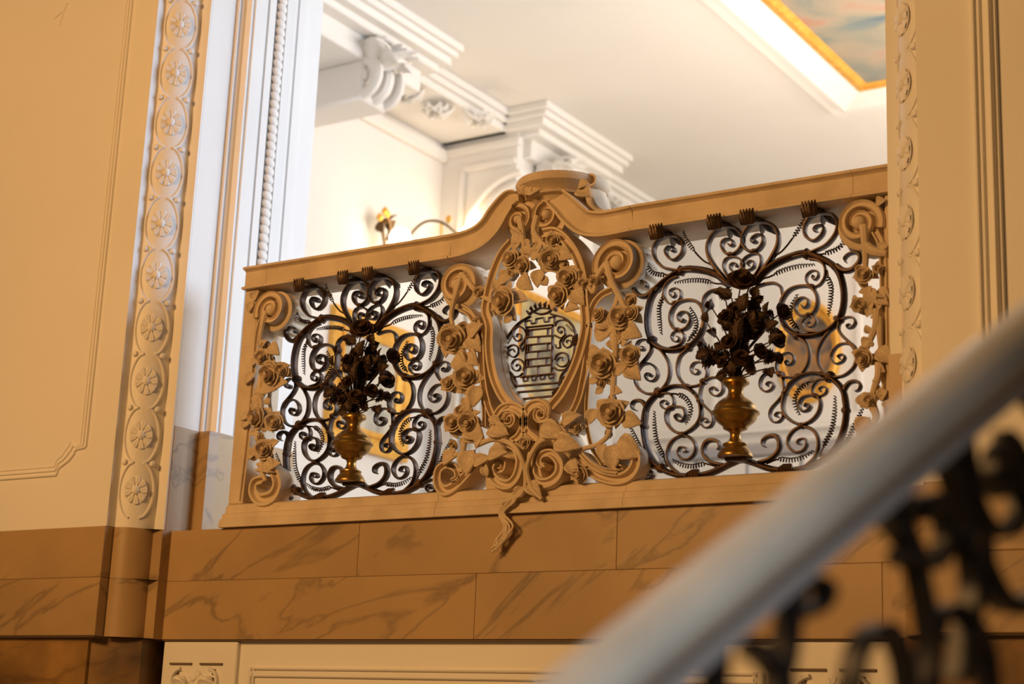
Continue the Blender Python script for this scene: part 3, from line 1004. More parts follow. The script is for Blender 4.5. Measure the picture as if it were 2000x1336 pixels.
s_stem(KR2, [(390, 500), (385, 580), (360, 660), (340, 730)], .012)
s_stem(KR2, [(350, 780), (370, 850), (330, 930)], .012)
# crest leaves
for l in ((345, 110, 365, 60), (350, 100, 400, 75), (345, 105, 320, 75), (520, 90, 565, 105), (525, 80, 560, 65)):
    s_leaf(KK, *l, Y=-.03)

# ================================================================== WROUGHT IRON PANELS
YI = 0.06
A = crop(1220, 400, 4.452)
B = crop(1220, 650, 4.452)
AXI = float(onY(1449, 760, YI)[0])


def loc(K, pts):
    return [(x - AXI, z_) for x, z_ in flat(K(pts), YI)]


U = 0.00036   # metres per crop pixel at the panel
SCROLLS = [  # crop, points, ((t, width in crop px) ...), depth
    (A, [(915, 700), (820, 620), (700, 575), (560, 560), (480, 580), (400, 630), (300, 710), (235, 810), (205, 930), (200, 1040), (215, 1130), (250, 1200), (320, 1250), (420, 1268), (520, 1250), (590, 1215), (650, 1150), (690, 1060), (697, 960), (675, 890), (620, 840), (540, 832), (460, 860), (412, 930), (402, 1010), (430, 1075), (490, 1092), (550, 1065), (580, 1000), (555, 945), (510, 935), (475, 965), (480, 1010), (510, 1020), (525, 995)], ((0, 56), (.22, 46), (.5, 40), (.58, 26), (.8, 22), (1, 12)), .022),
    (A, [(400, 1245), (470, 1225), (510, 1190), (522, 1140), (490, 1105), (440, 1105), (412, 1145), (425, 1185), (465, 1190), (480, 1160), (455, 1145)], ((0, 18), (1, 10)), .016),
    (A, [(470, 625), (410, 650), (360, 700), (345, 760), (355, 820), (395, 862), (450, 855), (490, 810), (490, 755), (450, 728), (405, 745), (400, 785), (425, 808), (447, 785), (437, 765)], ((0, 20), (1, 10)), .016),
    (A, [(262, 735), (200, 790), (140, 795), (90, 750), (86, 700), (120, 668), (170, 668), (200, 695), (190, 725)], ((0, 44), (.4, 34), (1, 8)), .020),
    (A, [(600, 575), (500, 575), (430, 568), (340, 545), (275, 480), (255, 400), (285, 320), (350, 280), (430, 270), (490, 300), (515, 360), (500, 430), (440, 482), (385, 460), (360, 410), (385, 370), (425, 372), (437, 400), (415, 408)], ((0, 22), (.6, 24), (1, 12)), .022),
    (A, [(910, 700), (850, 620), (780, 530), (732, 440), (728, 350), (770, 260), (840, 208), (920, 190), (990, 220), (1030, 290), (1020, 360), (985, 410), (930, 435), (880, 420), (850, 370), (860, 320), (900, 300), (940, 315), (950, 345), (925, 360), (908, 345)], ((0, 40), (.25, 26), (.7, 22), (1, 12)), .022),
    (A, [(930, 660), (880, 590), (865, 530), (885, 475), (940, 455), (1000, 470), (1035, 515), (1020, 560), (970, 585), (930, 570), (925, 530), (955, 508), (985, 525), (972, 545)], ((0, 20), (1, 11)), .018),
    (A, [(900, 745), (820, 740), (750, 755), (700, 800), (685, 860), (675, 905)], ((0, 26), (1, 20)), .018),
    (B, [(1010, 1100), (900, 1150), (800, 1200), (690, 1235), (560, 1250), (430, 1230), (320, 1180), (240, 1100), (190, 980), (170, 850), (175, 740), (200, 640), (260, 560), (330, 505), (420, 470), (510, 470), (590, 510), (645, 580), (668, 670), (655, 760), (600, 830), (520, 875), (440, 860), (382, 800), (366, 720), (388, 668), (440, 645), (510, 655), (535, 710), (510, 765), (465, 765), (445, 730), (475, 710), (490, 735)], ((0, 46), (.35, 42), (.45, 30), (.6, 24), (.85, 20), (1, 12)), .022),
    (B, [(172, 840), (188, 720), (185, 640), (145, 594), (92, 596), (66, 630), (76, 665), (100, 675)], ((0, 20), (.3, 36), (1, 8)), .020),
    (B, [(320, 530), (390, 530), (430, 580), (425, 640), (380, 665), (330, 650), (320, 610), (350, 590), (378, 605), (365, 628)], ((0, 20), (1, 10)), .016),
    (B, [(150, 122), (172, 128), (165, 152), (130, 150), (110, 115), (130, 75), (180, 62), (225, 85), (237, 140), (210, 200), (160, 260), (110, 320), (95, 400), (120, 480), (180, 525), (240, 533), (300, 520)], ((0, 10), (.35, 16), (.7, 24), (1, 20)), .018),
    (B, [(104, 350), (150, 285), (220, 270), (275, 310), (290, 370), (255, 420), (205, 415), (185, 380), (205, 355), (238, 365), (225, 385)], ((0, 20), (1, 11)), .018),
    (B, [(240, 90), (330, 170), (385, 260), (395, 350), (375, 430), (320, 505)], ((0, 20), (.5, 24), (1, 18)), .018),
    (B, [(560, 140), (490, 200), (462, 290), (472, 380), (510, 440), (545, 470), (640, 460), (690, 430), (720, 370), (715, 310), (670, 260), (610, 265), (582, 310), (595, 355), (635, 360), (650, 330), (625, 320)], ((0, 24), (1, 12)), .018),
    (B, [(690, 425), (750, 395), (810, 395), (855, 440), (855, 510), (810, 550), (760, 535), (748, 495), (780, 475), (805, 490), (795, 505)], ((0, 20), (1, 11)), .018),
    (B, [(690, 425), (665, 490), (660, 580), (700, 640), (760, 700), (775, 760), (750, 815), (700, 825), (665, 790), (675, 755), (710, 745), (730, 770), (705, 782)], ((0, 20), (1, 11)), .018),
    (B, [(480, 1232), (410, 1170), (380, 1090), (385, 1000), (430, 930), (510, 895), (580, 920), (620, 980), (610, 1050), (560, 1100), (500, 1095), (470, 1050), (485, 1000), (530, 1000), (545, 1030), (520, 1040)], ((0, 26), (.5, 24), (1, 12)), .018),
    (B, [(860, 1150), (760, 1125), (700, 1070), (690, 1000), (720, 945), (780, 935), (825, 960), (830, 1000), (815, 1020)], ((0, 30), (.5, 38), (1, 10)), .022),
    (B, [(290, 1185), (215, 1160), (160, 1170), (140, 1220), (165, 1270), (215, 1275), (250, 1240), (240, 1210), (210, 1205), (200, 1230), (215, 1242)], ((0, 22), (1, 12)), .018),
]
TENDRILS = [
    (A, [(780, 545), (740, 515), (690, 490), (620, 420), (540, 310), (505, 220)], .5),
    (A, [(905, 725), (850, 690), (790, 685), (680, 660), (560, 660), (430, 680)], .3),
    (A, [(420, 600), (350, 610), (240, 590), (180, 500)], .2),
    (A, [(335, 750), (322, 830), (300, 900), (305, 1020), (320, 1130)], .12),
    (A, [(545, 1190), (610, 1110), (620, 1010), (565, 890)], .05),
    (B, [(260, 1145), (170, 1070), (100, 930), (40, 800)], .15),
    (B, [(375, 1165), (330, 1060), (280, 950), (260, 820), (258, 680)], .15),
    (B, [(400, 530), (460, 535), (530, 570), (575, 650), (560, 740), (530, 795)], .15),
    (B, [(800, 1165), (700, 1140), (600, 1160), (500, 1150), (415, 1105)], .22),
]
COLLARS = [  # crop, x, y, direction of the bar there (deg in the picture), length, width
    (A, 495, 575, -10, 40, 80), (A, 283, 733, 45, 40, 70), (A, 238, 1178, 62, 44, 78), (A, 560, 1240, -25, 44, 66), (A, 445, 858, -25, 44, 34), (A, 467, 1090, 10, 36, 36), (A, 927, 436, 10, 40, 40),
    (B, 300, 520, -40, 60, 84), (B, 172, 815, 88, 44, 60), (B, 322, 1178, 38, 44, 76), (B, 545, 470, 10, 46, 44), (B, 690, 425, -10, 46, 46), (B, 655, 592, 70, 34, 42), (B, 405, 657, -20, 42, 36), (B, 510, 888, 0, 40, 44),
]
CLAWS = [(A, 330, 235, 390, 265), (A, 825, 150, 890, 190)]

pan_proto = []   # (mesh, name, material) of the panel in local coordinates


def panel_part(mb, name, m=IRON, smooth=45):
    pan_proto.append((proto_s(mb, name, m, smooth), name))


def proto_s(mb, name, m, smooth):
    o = mb.build(name, m, None, smooth)
    me = o.data
    bpy.data.objects.remove(o)
    return me


def mirror(pts, on):
    return [(-x, z_) for x, z_ in pts] if on else pts


for sd in (0, 1):
    for n_, (K, pts, wd, dp) in enumerate(SCROLLS):
        p = smooth_path(mirror(loc(K, pts), sd), 5)
        panel_part(MB().sweep(p, 0, taper(len(p), wd) * U * 1.18, dp * 1.4), 'scroll_bar')
        if n_ in (0, 8):   # raised spine on the two main rings
            q = p[: int(len(p) * .5)]
            panel_part(MB().sweep(q, -.016, taper(len(q), ((0, .008), (1, .007))), .010), 'spine', IRONR)
    for K, pts, lead in TENDRILS:
        p = [np.array(a) for a in smooth_path(mirror(loc(K, pts), sd), 10)]
        seg = [0.0]
        for a, b in zip(p[:-1], p[1:]):
            seg.append(seg[-1] + float(np.linalg.norm(b - a)))
        Ltot = seg[-1]
        turns = Ltot * (1 - lead) / 0.0092
        N = int(turns * 10) + 12
        path, rad = [], []
        for i in range(N + 1):
            s = i / N
            xx = np.interp(s * Ltot, seg, [a[0] for a in p])
            zz = np.interp(s * Ltot, seg, [a[1] for a in p])
            x2 = np.interp(min(s + .02, 1) * Ltot, seg, [a[0] for a in p])
            z2 = np.interp(min(s + .02, 1) * Ltot, seg, [a[1] for a in p])
            if s > .98:
                x2, z2 = xx + tx, zz + tz
            tx, tz = x2 - xx, z2 - zz
            l = math.hypot(tx, tz) + 1e-9
            amp = 0.0070 * min(1, max(0, (s - lead) / .08)) * (1 - .55 * max(0, (s - .75) / .25))
            ph = 2 * PI * turns * max(0, s - lead) / (1 - lead)
            c_, s_ = math.cos(ph) * amp, math.sin(ph) * amp
            path.append((xx - tz / l * c_, s_ * .8, zz + tx / l * c_))
            rad.append(.0032 if s < lead else .0029 - .0012 * s)
        panel_part(MB().tube(path, rad, 5), 'tendril', IRON, 60)
    for K, x, y, ang, ln, wd in COLLARS:
        p = mirror(loc(K, [(x, y)]), sd)[0]
        a = math.radians(-ang) if not sd else PI - math.radians(-ang)
        d = np.array([math.cos(a), math.sin(a)])
        ln, wd = ln * U, wd * U * 1.2
        m_ = MB()
        for k, s in ((-1, .86), (0, 1.0), (1, .86)):
            o_ = np.array(p) + d * k * ln * .3
            m_.sweep([o_ - d * ln * .17, o_ + d * ln * .17], 0, wd * s, .040 * s)
        panel_part(m_, 'collar', IRONR)
    # claws that grip the coping
    for K, x, y, x2, y2 in CLAWS:
        (ex, ez), = mirror(loc(K, [(x2, y2)]), sd)
        q_ = onY(*K([(x, y)])[0], YI - .095)
        cx, cz = float(q_[0]) - AXI, float(q_[2])
        # the hand reaches straight forward from the bar and hooks over the edge of the coping
        cx = -cx if sd else cx
        m_ = MB()
        for j in range(5):
            ox = (j - 2) * .0085
            m_.tube([(ex + ox * .3, -.004, ez + .002), (ex + ox * .6, -.045, (ez + cz) / 2 - .006), (ex + ox, -.088, cz - .012), (ex + ox * 1.15, -.096, cz + .010), (ex + ox * 1.25, -.096, cz + .030)], [.010, .0110, .0090, .0072, .0022], 6)
        panel_part(m_, 'claw', IRON)
        m_ = MB()
        for j in range(6):
            a = PI * (j / 5) * 1.1 - .3
            m_.tube([(ex, .01, ez), (ex + .012 * math.cos(a), .045, ez - .010 + .008 * math.sin(a)), (ex + .024 * math.cos(a), .075, ez - .018 + .012 * math.sin(a))], [.006, .009, .003], 6)
        panel_part(m_, 'leaf_husk', IRON)
    # claw that stands on the base
    p = mirror(loc(B, [(620, 1248)]), sd)[0]
    m_ = MB()
    for j in range(5):
        ox = (j - 2) * .009
        m_.tube([(p[0] + ox * .5, -.004, p[1] + .016), (p[0] + ox, -.025, p[1] + .002), (p[0] + ox * 1.15, -.034, p[1] - .012)], [.007, .007, .003], 6)
    panel_part(m_, 'claw', IRONR)
# pieces on the axis
for py in (305, 515):
    c_ = loc(A, [(1033, py)])[0]
    panel_part(MB().lathe([(.001, -.012), (.008, -.010), (.010, 0), (.008, .010), (.001, .012)], (0, 0, c_[1]), 10), 'knot', IRONR)
c_ = loc(A, [(930, 690)])[0]
panel_part(MB().box(c_[0] * 1.0, -c_[0] * 1.0, -.012, .012, c_[1] - .012, c_[1] + .02, .006), 'junction', IRONR)
b_ = loc(B, [(1000, 1100)])[0]
panel_part(MB().box(-.035, .035, -.05, .012, b_[1] - .012, b_[1] + .004, .004), 'vase_shelf', IRON)

# vase and bouquet, local to the axis
PXM = 0.000362
prof = [(40, 1106), (148, 1104), (150, 1090), (140, 1072), (128, 1055), (126, 1044), (108, 1030), (100, 1018), (106, 1004), (104, 992), (84, 982), (66, 972), (50, 950), (44, 920), (48, 896), (62, 882), (92, 872), (104, 862), (106, 850), (114, 838), (132, 826), (160, 804), (178, 780), (184, 752), (190, 742), (205, 734), (207, 722), (196, 712), (184, 704), (182, 690), (172, 664), (152, 640), (118, 612), (104, 602), (82, 590), (66, 566), (62, 540), (66, 516), (82, 496), (104, 482), (118, 474), (120, 456), (112, 444), (108, 434), (96, 428), (60, 432)]
zt, zb = loc(B, [(990, 428)])[0][1], loc(B, [(990, 1106)])[0][1]
vase_me = proto_s(MB().lathe([(r * PXM, zb + (1106 - y) / (1106 - 428) * (zt - zb)) for r, y in prof], (0, -.045, 0), 40), 'vase_body', BRONZE, 50)
D = crop(1340, 520, 5.568)


def vloc(x, y, Yd):
    px = D([(x, y)])[0]
    p = onY(*px, YI + Yd)
    return Vector((p[0] - AXI, Yd, p[2]))


bouq = []   # (mesh, name, loc, rot, scale)
FL = [(600, 170, 115, -.07), (440, 560, 80, -.075), (540, 470, 75, -.06), (270, 430, 62, -.05), (470, 830, 78, -.085), (730, 450, 62, -.05), (1040, 500, 78, -.04), (980, 790, 85, -.05), (190, 860, 62, -.06), (400, 1050, 55, -.09), (690, 730, 70, -.06), (840, 560, 55, -.02), (330, 960, 45, -.08), (1000, 1000, 50, -.05), (800, 930, 70, -.08), (600, 1000, 70, -.10), (700, 170, 60, -.03)]
rb = random.Random(3)
root = Vector((0, -.045, zt - .01))
stem_mb = []
for x, y, r, Yd in FL:
    p = vloc(x, y, Yd)
    d = (p - root)
    fd = Vector((d.x * 2.2, -.11, .03 + d.z * .15))
    bouq.append((ROSE_IR, 'iron_flower', p, rot_face(fd, rb.uniform(0, 6)), r * PXM * 1.12))
    mid_ = root.lerp(p, .55) + Vector((-d.x * .25, -.01, .01))
    stem_mb.append([root + Vector((rb.uniform(-.015, .015), rb.uniform(-.01, .01), 0)), mid_, p])
LF = [(420, 300, 330, 280), (330, 760, 300, 740), (260, 940, 130, 980), (170, 990, 330, 1000), (230, 620, 220, 540), (880, 520, 880, 420), (960, 560, 920, 540), (650, 640, 800, 540), (900, 860, 1000, 760), (850, 990, 960, 1000), (560, 1100, 480, 1020), (640, 1120, 700, 1000), (450, 1180, 350, 1200), (520, 1180, 440, 1060), (700, 1190, 720, 1100), (600, 800, 590, 600), (660, 820, 640, 560), (560, 700, 550, 520), (480, 700, 440, 650), (840, 320, 740, 420), (620, 500, 640, 330), (760, 780, 840, 660), (420, 900, 330, 860), (760, 620, 840, 620), (480, 1000, 400, 960), (680, 950, 640, 860), (720, 330, 760, 250), (500, 350, 380, 290), (880, 1110, 920, 1180), (580, 620, 540, 520), (680, 600, 720, 500), (620, 900, 600, 780), (860, 700, 960, 620)]
for x, y, x2, y2 in LF:
    Yd = rb.uniform(-.085, -.03)
    a, b = vloc(x, y, Yd), vloc(x2, y2, Yd - .01)
    d = b - a
    xa = d.normalized()
    za = Vector((rb.uniform(-.6, .6), -1, rb.uniform(-.2, .6)))
    za = (za - xa * za.dot(xa)).normalized()
    L_ = max(d.length * 1.15, .035)
    bouq.append((LEAF_IR, 'iron_leaf', a, Matrix((xa, za.cross(xa), za)).transposed().to_euler(), (L_ * 1.1, L_ * 1.5, L_)))
    stem_mb.append([root + Vector((rb.uniform(-.018, .018), rb.uniform(-.012, .012), 0)), root.lerp(a, .5) + Vector((-(a.x) * .2, -.005, 0)), a])
STEMS = []
for s in stem_mb:
    pp = smooth_path([tuple(q) for q in s], 6)
    STEMS.append(proto_s(MB().tube(pp, taper(len(pp), ((0, .0035), (1, .0022))), 6), 'stem', IRON, 60))

AXL = float(onY(707, 820, YI)[0])
for ax, lab, vlab in ((AXI, 'wrought iron scroll panel with the oval gilt frame behind it', 'bronze vase of iron roses on the panel before the oval frame'),
                      (AXL, 'wrought iron scroll panel with the square gilt picture behind it', 'bronze vase of iron roses on the panel before the square picture')):
    pn = tag(empty('iron_panel', (ax, YI, 0.0)), lab, 'grille', 'wrought iron panels of the balustrade')
    last = None
    for me, nm in pan_proto:
        ob = inst(me, nm, last if nm == 'spine' else pn, (0, 0, 0))
        last = last if nm == 'spine' else ob
    vs = tag(empty('flower_vase', (ax, YI, 0.0)), vlab, 'vase', 'bronze vases with iron bouquets')
    inst(vase_me, 'vase_body', vs, (0, 0, 0))
    for me, nm, l_, r_, s_ in bouq:
        inst(me, nm, vs, l_, r_, s_)
    for me in STEMS:
        inst(me, 'stem', vs, (0, 0, 0))

# ================================================================== TOWER EMBLEM GRILLE
YT = 0.075
T = crop(940, 560, 5.568)
tw = tag(empty('tower_grille', (-0.03, YT, 0.0)), 'small oval iron grille with a crenellated brick tower', 'grille')
TU = 0.0003


def tbar(pts, wd=18, name='bar', k=1, dp=.016, m=IRONR, wpairs=None):
    p = flat(T(pts), YT)
    p = [(x + .03, z_) for x, z_ in p]
    p = smooth_path(p, k) if k > 1 else p
    wv = taper(len(p), wpairs) * TU * 1.2 if wpairs else wd * TU * 1.2
    MB().sweep(p, 0, wv, dp).build(name, m, tw, 45)


for pts in ([(540, 320), (400, 410), (300, 540), (255, 660), (245, 800), (270, 880), (340, 960), (375, 1030), (385, 1075)], [(760, 300), (900, 340), (990, 420), (1030, 540), (1020, 680), (1000, 780), (940, 880), (880, 960), (860, 1030), (850, 1085)]):
    tbar(pts, 22, 'oval_bar', 5, .018, IRON)
tbar([(500, 450), (490, 700), (475, 985)], 20, 'tower_side')
tbar([(778, 410), (775, 700), (770, 945)], 20, 'tower_side')
for a, b in (((488, 445), (780, 415)), ((495, 475), (780, 447)), ((500, 552), (775, 535)), ((495, 636), (772, 612)), ((490, 716), (772, 690)), ((486, 796), (772, 770)), ((482, 876), (772, 850)), ((430, 985), (810, 945)), ((395, 1082), (855, 1045)), ((365, 1152), (865, 1110)), ((455, 1222), (795, 1188))):
    tbar([a, b], 17 if a[1] < 900 else 20, 'course_bar')
for x, y0, y1 in ((548, 474, 548), (728, 452, 537), (626, 544, 624), (541, 632, 712), (728, 616, 694), (624, 702, 783), (540, 791, 871), (715, 774, 854), (622, 863, 964), (520, 636, 712), (520, 474, 548), (515, 791, 871)):
    tbar([(x, y0), (x - 2, y1)], 13, 'brick_bar')
tbar([(485, 430), (485, 378), (545, 366), (550, 405), (595, 396), (603, 350), (685, 336), (692, 386), (736, 380), (742, 338), (800, 326), (800, 405)], 14, 'battlement')
tbar([(440, 990), (460, 990), (466, 1030), (505, 1024), (510, 985), (555, 980), (560, 1022), (600, 1016), (606, 974), (645, 968), (650, 1010), (690, 1004), (696, 964), (735, 958), (745, 1000), (790, 990), (800, 950)], 14, 'battlement')
for pts in ([(450, 700), (430, 650), (470, 590), (492, 520), (465, 460), (410, 435), (360, 470), (352, 540), (385, 590), (435, 575), (440, 530), (400, 515), (385, 550)],
            [(275, 720), (300, 660), (350, 635), (400, 660), (405, 720), (365, 765), (315, 750), (305, 700), (345, 680), (365, 710)],
            [(450, 690), (480, 640), (470, 600)],
            [(460, 920), (470, 850), (430, 795), (370, 795), (335, 845), (350, 900), (400, 915), (430, 875), (400, 845), (380, 870)],
            [(268, 885), (330, 960), (400, 980), (460, 940)],
            [(375, 1140), (375, 1080), (330, 1060), (292, 1095), (310, 1130), (345, 1110)],
            [(800, 430), (830, 380), (890, 365), (950, 385), (985, 430)],
            [(800, 530), (870, 560), (915, 520), (900, 450), (850, 440), (835, 480), (865, 505), (880, 480)],
            [(1030, 560), (970, 530), (910, 560), (890, 620), (930, 665), (980, 640), (980, 595), (940, 585), (930, 615)],
            [(900, 540), (860, 600), (860, 660), (820, 665), (810, 630)],
            [(800, 800), (830, 740), (890, 720), (945, 750), (950, 830), (890, 870), (830, 850), (835, 790), (885, 770), (890, 810)],
            [(790, 880), (850, 910), (930, 890), (990, 810)],
            [(865, 1060), (880, 1000), (925, 980), (945, 1015), (920, 1045), (895, 1025)]):
    tbar(pts, 18, 'scroll_bar', 5, .014, IRON, ((0, 20), (1, 12)))
# coils inside the oval
for a, b in (((345, 530), (290, 620)), ((920, 410), (1005, 500))):
    n_ = 36
    p0, p1 = [np.array((x + .03, z_)) for x, z_ in flat(T([a, b]), YT)]
    dd = p1 - p0
    nn = np.array([-dd[1], dd[0]]) / np.linalg.norm(dd)
    MB().tube([(p0[0] + dd[0] * i / n_ + nn[0] * .0035 * math.cos(i * 1.1), .003 * math.sin(i * 1.1), p0[1] + dd[1] * i / n_ + nn[1] * .0035 * math.cos(i * 1.1)) for i in range(n_ + 1)], .0013, 5).build('tendril', IRON, tw)
# crown
tbar([(500, 265), (525, 300), (560, 275), (640, 300), (730, 282), (775, 240), (810, 260), (815, 225), (785, 215)], 20, 'crown_band', 4)
tbar([(560, 280), (640, 235), (735, 240)], 16, 'crown_band', 4)
for x, y, x2, y2 in ((560, 265, 540, 210), (600, 245, 590, 180), (645, 238, 650, 165), (690, 235, 715, 160), (735, 238, 770, 180)):
    a, b = [(x_ + .03, z_) for x_, z_ in flat(T([(x, y), (x2, y2)]), YT)]
    MB().tube([(a[0], 0, a[1]), ((a[0] + b[0]) / 2, -.006, (a[1] + b[1]) / 2), (b[0], -.002, b[1])], [.004, .007, .0012], 6).build('crown_leaf', IRONR, tw)
# claws that hold the grille in its stone oval
for x, y, ang in ((200, 722, 180), (1048, 590, 5), (335, 1205, 225), (835, 1165, -50)):
    c_ = flat(T([(x, y)]), YT)[0]
    c_ = (c_[0] + .03, c_[1])
    a = math.radians(ang)
    m_ = MB()
    for j in range(5):
        o_ = (j - 2) * .0075
        bx, bz = c_[0] - math.sin(a) * o_ * .7, c_[1] + math.cos(a) * o_ * .7
        m_.tube([(bx - math.cos(a) * .016, 0, bz - math.sin(a) * .016), (bx, -.012, bz), (bx + math.cos(a) * .014 - math.sin(a) * o_ * .4, -.022, bz + math.sin(a) * .014 + math.cos(a) * o_ * .4)], [.0065, .0065, .002], 6)
    m_.build('claw', IRONR, tw)

# ================================================================== UPPER HALL
XW, YC, ZC, YF, XRW = -3.9, 4.75, 3.7, 7.4, 3.6
struct(MB().box(-5.0, 4.0, 0.5, 7.8, -0.2, 0.0).build('floor', FLOORM, smooth=0), 'pale stone floor of the upper hall', 'floor')
hc = struct(MB().box(-5.0, 4.0, 0.4, 7.8, ZC, ZC + .2).build('ceiling', HALLPL, smooth=0), 'plain pale plaster ceiling of the upper hall', 'ceiling')
hw = struct(MB().box(XW - .2, XW, 0.592, 7.8, 0, ZC).build('wall_side', HALLPL, smooth=0), 'white plaster side wall of the upper hall', 'wall')
hb = struct(MB().box(-5.0, 4.0, YF, YF + .2, 0, ZC).build('wall_back', HALLPL, smooth=0), 'pale panelled far wall of the upper hall', 'wall')
# window wall on the right with two tall openings
wm = MB()
for y0, y1 in ((0.4, 1.2), (3.8, 4.4), (6.6, 7.8)):
    wm.box(XRW, XRW + .2, y0, y1, 0, ZC)
for y0, y1 in ((1.2, 3.8), (4.4, 6.6)):
    wm.box(XRW, XRW + .2, y0, y1, 0, 0.9)
    wm.box(XRW, XRW + .2, y0, y1, 3.65, ZC)
struct(wm.build('wall_window', HALLPL, smooth=0), 'plaster wall with two tall window openings in the upper hall', 'wall')
for i, (y0, y1) in enumerate(((1.2, 3.8), (4.4, 6.6))):
    wn = struct(MB().box(XRW + .05, XRW + .10, y0, y0 + .06, .9, 3.65).build('window_%d' % (i + 1), WOOD, smooth=0), 'tall white painted window frame, %s window of the hall' % ('first' if i == 0 else 'second'), 'window')
    for yy in (y1 - .06, (y0 + y1) / 2 - .03):
        MB().box(XRW + .05, XRW + .10, yy, yy + .06, .9, 3.65).build('stile', WOOD, wn, 0)
    for zz in (.9, 2.3, 3.59):
        MB().box(XRW + .05, XRW + .10, y0, y1, zz, zz + .06).build('rail', WOOD, wn, 0)

# pier with arched panel, standing forward of the side wall
XP = -3.25
pier = struct(MB().box(XW, XP, YC, 5.85, 0, ZC).build('wall_pier', HALLPL, smooth=0), 'projecting plaster pier with an arched panel in the upper hall', 'wall')
ar0, ar1 = XW + .17, XP + .02
MB().box(ar0, ar0 + .05, YC - .03, YC, .2, 3.32, .008).build('panel_moulding', HALLPL, pier)
MB().box(ar0, XP, YC - .03, YC, 3.30, 3.35, .008).build('panel_moulding', HALLPL, pier)
for r_, y_ in ((.46, .05), (.38, .035), (.30, .025)):
    path = [(XP + .06 - r_ * math.cos(a), 2.76 + r_ * 1.0 * math.sin(a)) for a in [PI / 2 * i / 16 for i in range(17)]]
    path = [(path[0][0], .3)] + path
    MB().sweep(path, YC - y_ / 2, .045, y_).build('arch_moulding', HALLPL, pier)

# cornice: architrave, soffit with sprays, stepped rim; breaking forward over the corbels
cor = struct(MB().box(XW, XW + .05, .6, YC, 3.40, 3.50, .012).build('trim_5', HALLPL), 'moulded plaster cornice of the upper hall with corbel blocks', 'cornice')


def rim(xr, y0, y1):
    """soffit slab and stepped fascia, from the wall out to xr"""
    MB().box(XW, xr - .06, y0 + .05, y1 - .05, 3.545, 3.60, .004).build('soffit', HALLPL, cor)
    MB().box(XW, xr - .025, y0 + .025, y1 - .025, 3.60, 3.645, .006).build('rim_step', HALLPL, cor)
    MB().box(XW, xr, y0, y1, 3.645, ZC - .001, .006).build('rim_step', HALLPL, cor)


rim(-3.28, .6, 6.9)
for y0, y1 in ((1.9, 3.62), (4.65, 5.91)):
    rim(-2.95, y0, y1)
    MB().box(XW, -3.18, y0 + .18, y1 - .14, 3.36, 3.56, .01).build('corbel_block', HALLPL, cor)
    MB().box(XW, -3.08, y0 + .12, y1 - .08, 3.50, 3.56, .01).build('corbel_step', HALLPL, cor)
MB().box(XW, -3.22, YC - .03, YC + .02, 3.44, 3.50, .008).build('architrave_return', HALLPL, cor)
LEAF_PL, ROSE_PL = proto(LEAF, 'plaster_leaf', HALLPL), proto(ROSE, 'plaster_flower', HALLPL)
rc = random.Random(5)
# sprays of leaves on the soffit between the corbels
for px, py in ((745, 153), (795, 186), (850, 214), (935, 230), (1165, 402), (1200, 398)):
    c_ = onZ(px, py, 3.50)
    for k in range(9):
        a = 2 * PI * k / 9 + rc.uniform(-.2, .2)
        l_ = rc.uniform(.11, .16)
        o = inst(LEAF_PL, 'spray_leaf', cor, tuple(c_), Euler((PI + rc.uniform(-.3, .3), rc.uniform(-.2, .2), a)), (l_ * .9, l_ * .8, l_))
    inst(ROSE_PL, 'spray_flower', cor, tuple(c_ - np.array([0, 0, .012])), (PI, 0, rc.uniform(0, 6)), .06)
# acanthus consoles under the blocks
for cx, cy_, cz in ((-3.16, 3.02, 3.30), (-3.12, 5.10, 3.26)):
    co = MB().box((XW if cy_ < 4 else XP + .004) - cx, -.02, -.14, .14, -.20, .07, .02).build('acanthus_console', HALLPL, cor, loc=(cx, cy_, cz))
    sw_ = spiral((0.0, -.06), .15, .03, 110, -1.35, 40)
    for yy, wd in ((-.11, .055), (0, .075), (.11, .055)):
        MB().sweep([(x - .05, z_) for x, z_ in sw_], yy, taper(41, ((0, .09), (1, .03))), wd).build('console_scroll', HALLPL, co)
    for k in range(10):
        a = rc.uniform(-.9, .9)
        l_ = rc.uniform(.14, .22)
        inst(LEAF_PL, 'acanthus_leaf', co, (rc.uniform(-.02, .10), rc.uniform(-.12, .12), rc.uniform(-.02, .07)), Euler((rc.uniform(-.5, .5), rc.uniform(-1.2, -.1), a)), l_)

# framed ceiling painting
fx0, fx1, fy0, fy1 = -1.31, 2.6, 1.2, 5.79
cp = tag(empty('ceiling_painting', (fx0, fy1, ZC)), 'ceiling painting of pale clouds in a gilt and white moulded frame', 'painting')


def frame_ring(d0, d1, z0, z1, name, m):
    """mitred rectangular frame between insets d0 and d1, heights z0 (outer) and z1 (inner) below the ceiling"""
    o_, i_ = [], []
    for sx, sy in ((0, 0), (1, 0), (1, 1), (0, 1)):
        X0, Y0 = (fx0, fx1)[sx], (fy0, fy1)[sy]
        dx, dy = (1, -1)[sx], (1, -1)[sy]
        o_.append((X0 + dx * d0, Y0 + dy * d0))
        i_.append((X0 + dx * d1, Y0 + dy * d1))
    r = []
    for k in range(4):
        r.append([(o_[k][0], o_[k][1], ZC), (o_[k][0], o_[k][1], ZC - z0), (i_[k][0], i_[k][1], ZC - z1), (i_[k][0], i_[k][1], ZC)])
    ob = MB().rings(r, closed_v=True, cap=False).build(name, m, cp, 0)
    ob.location = (-fx0, -fy1, -ZC)


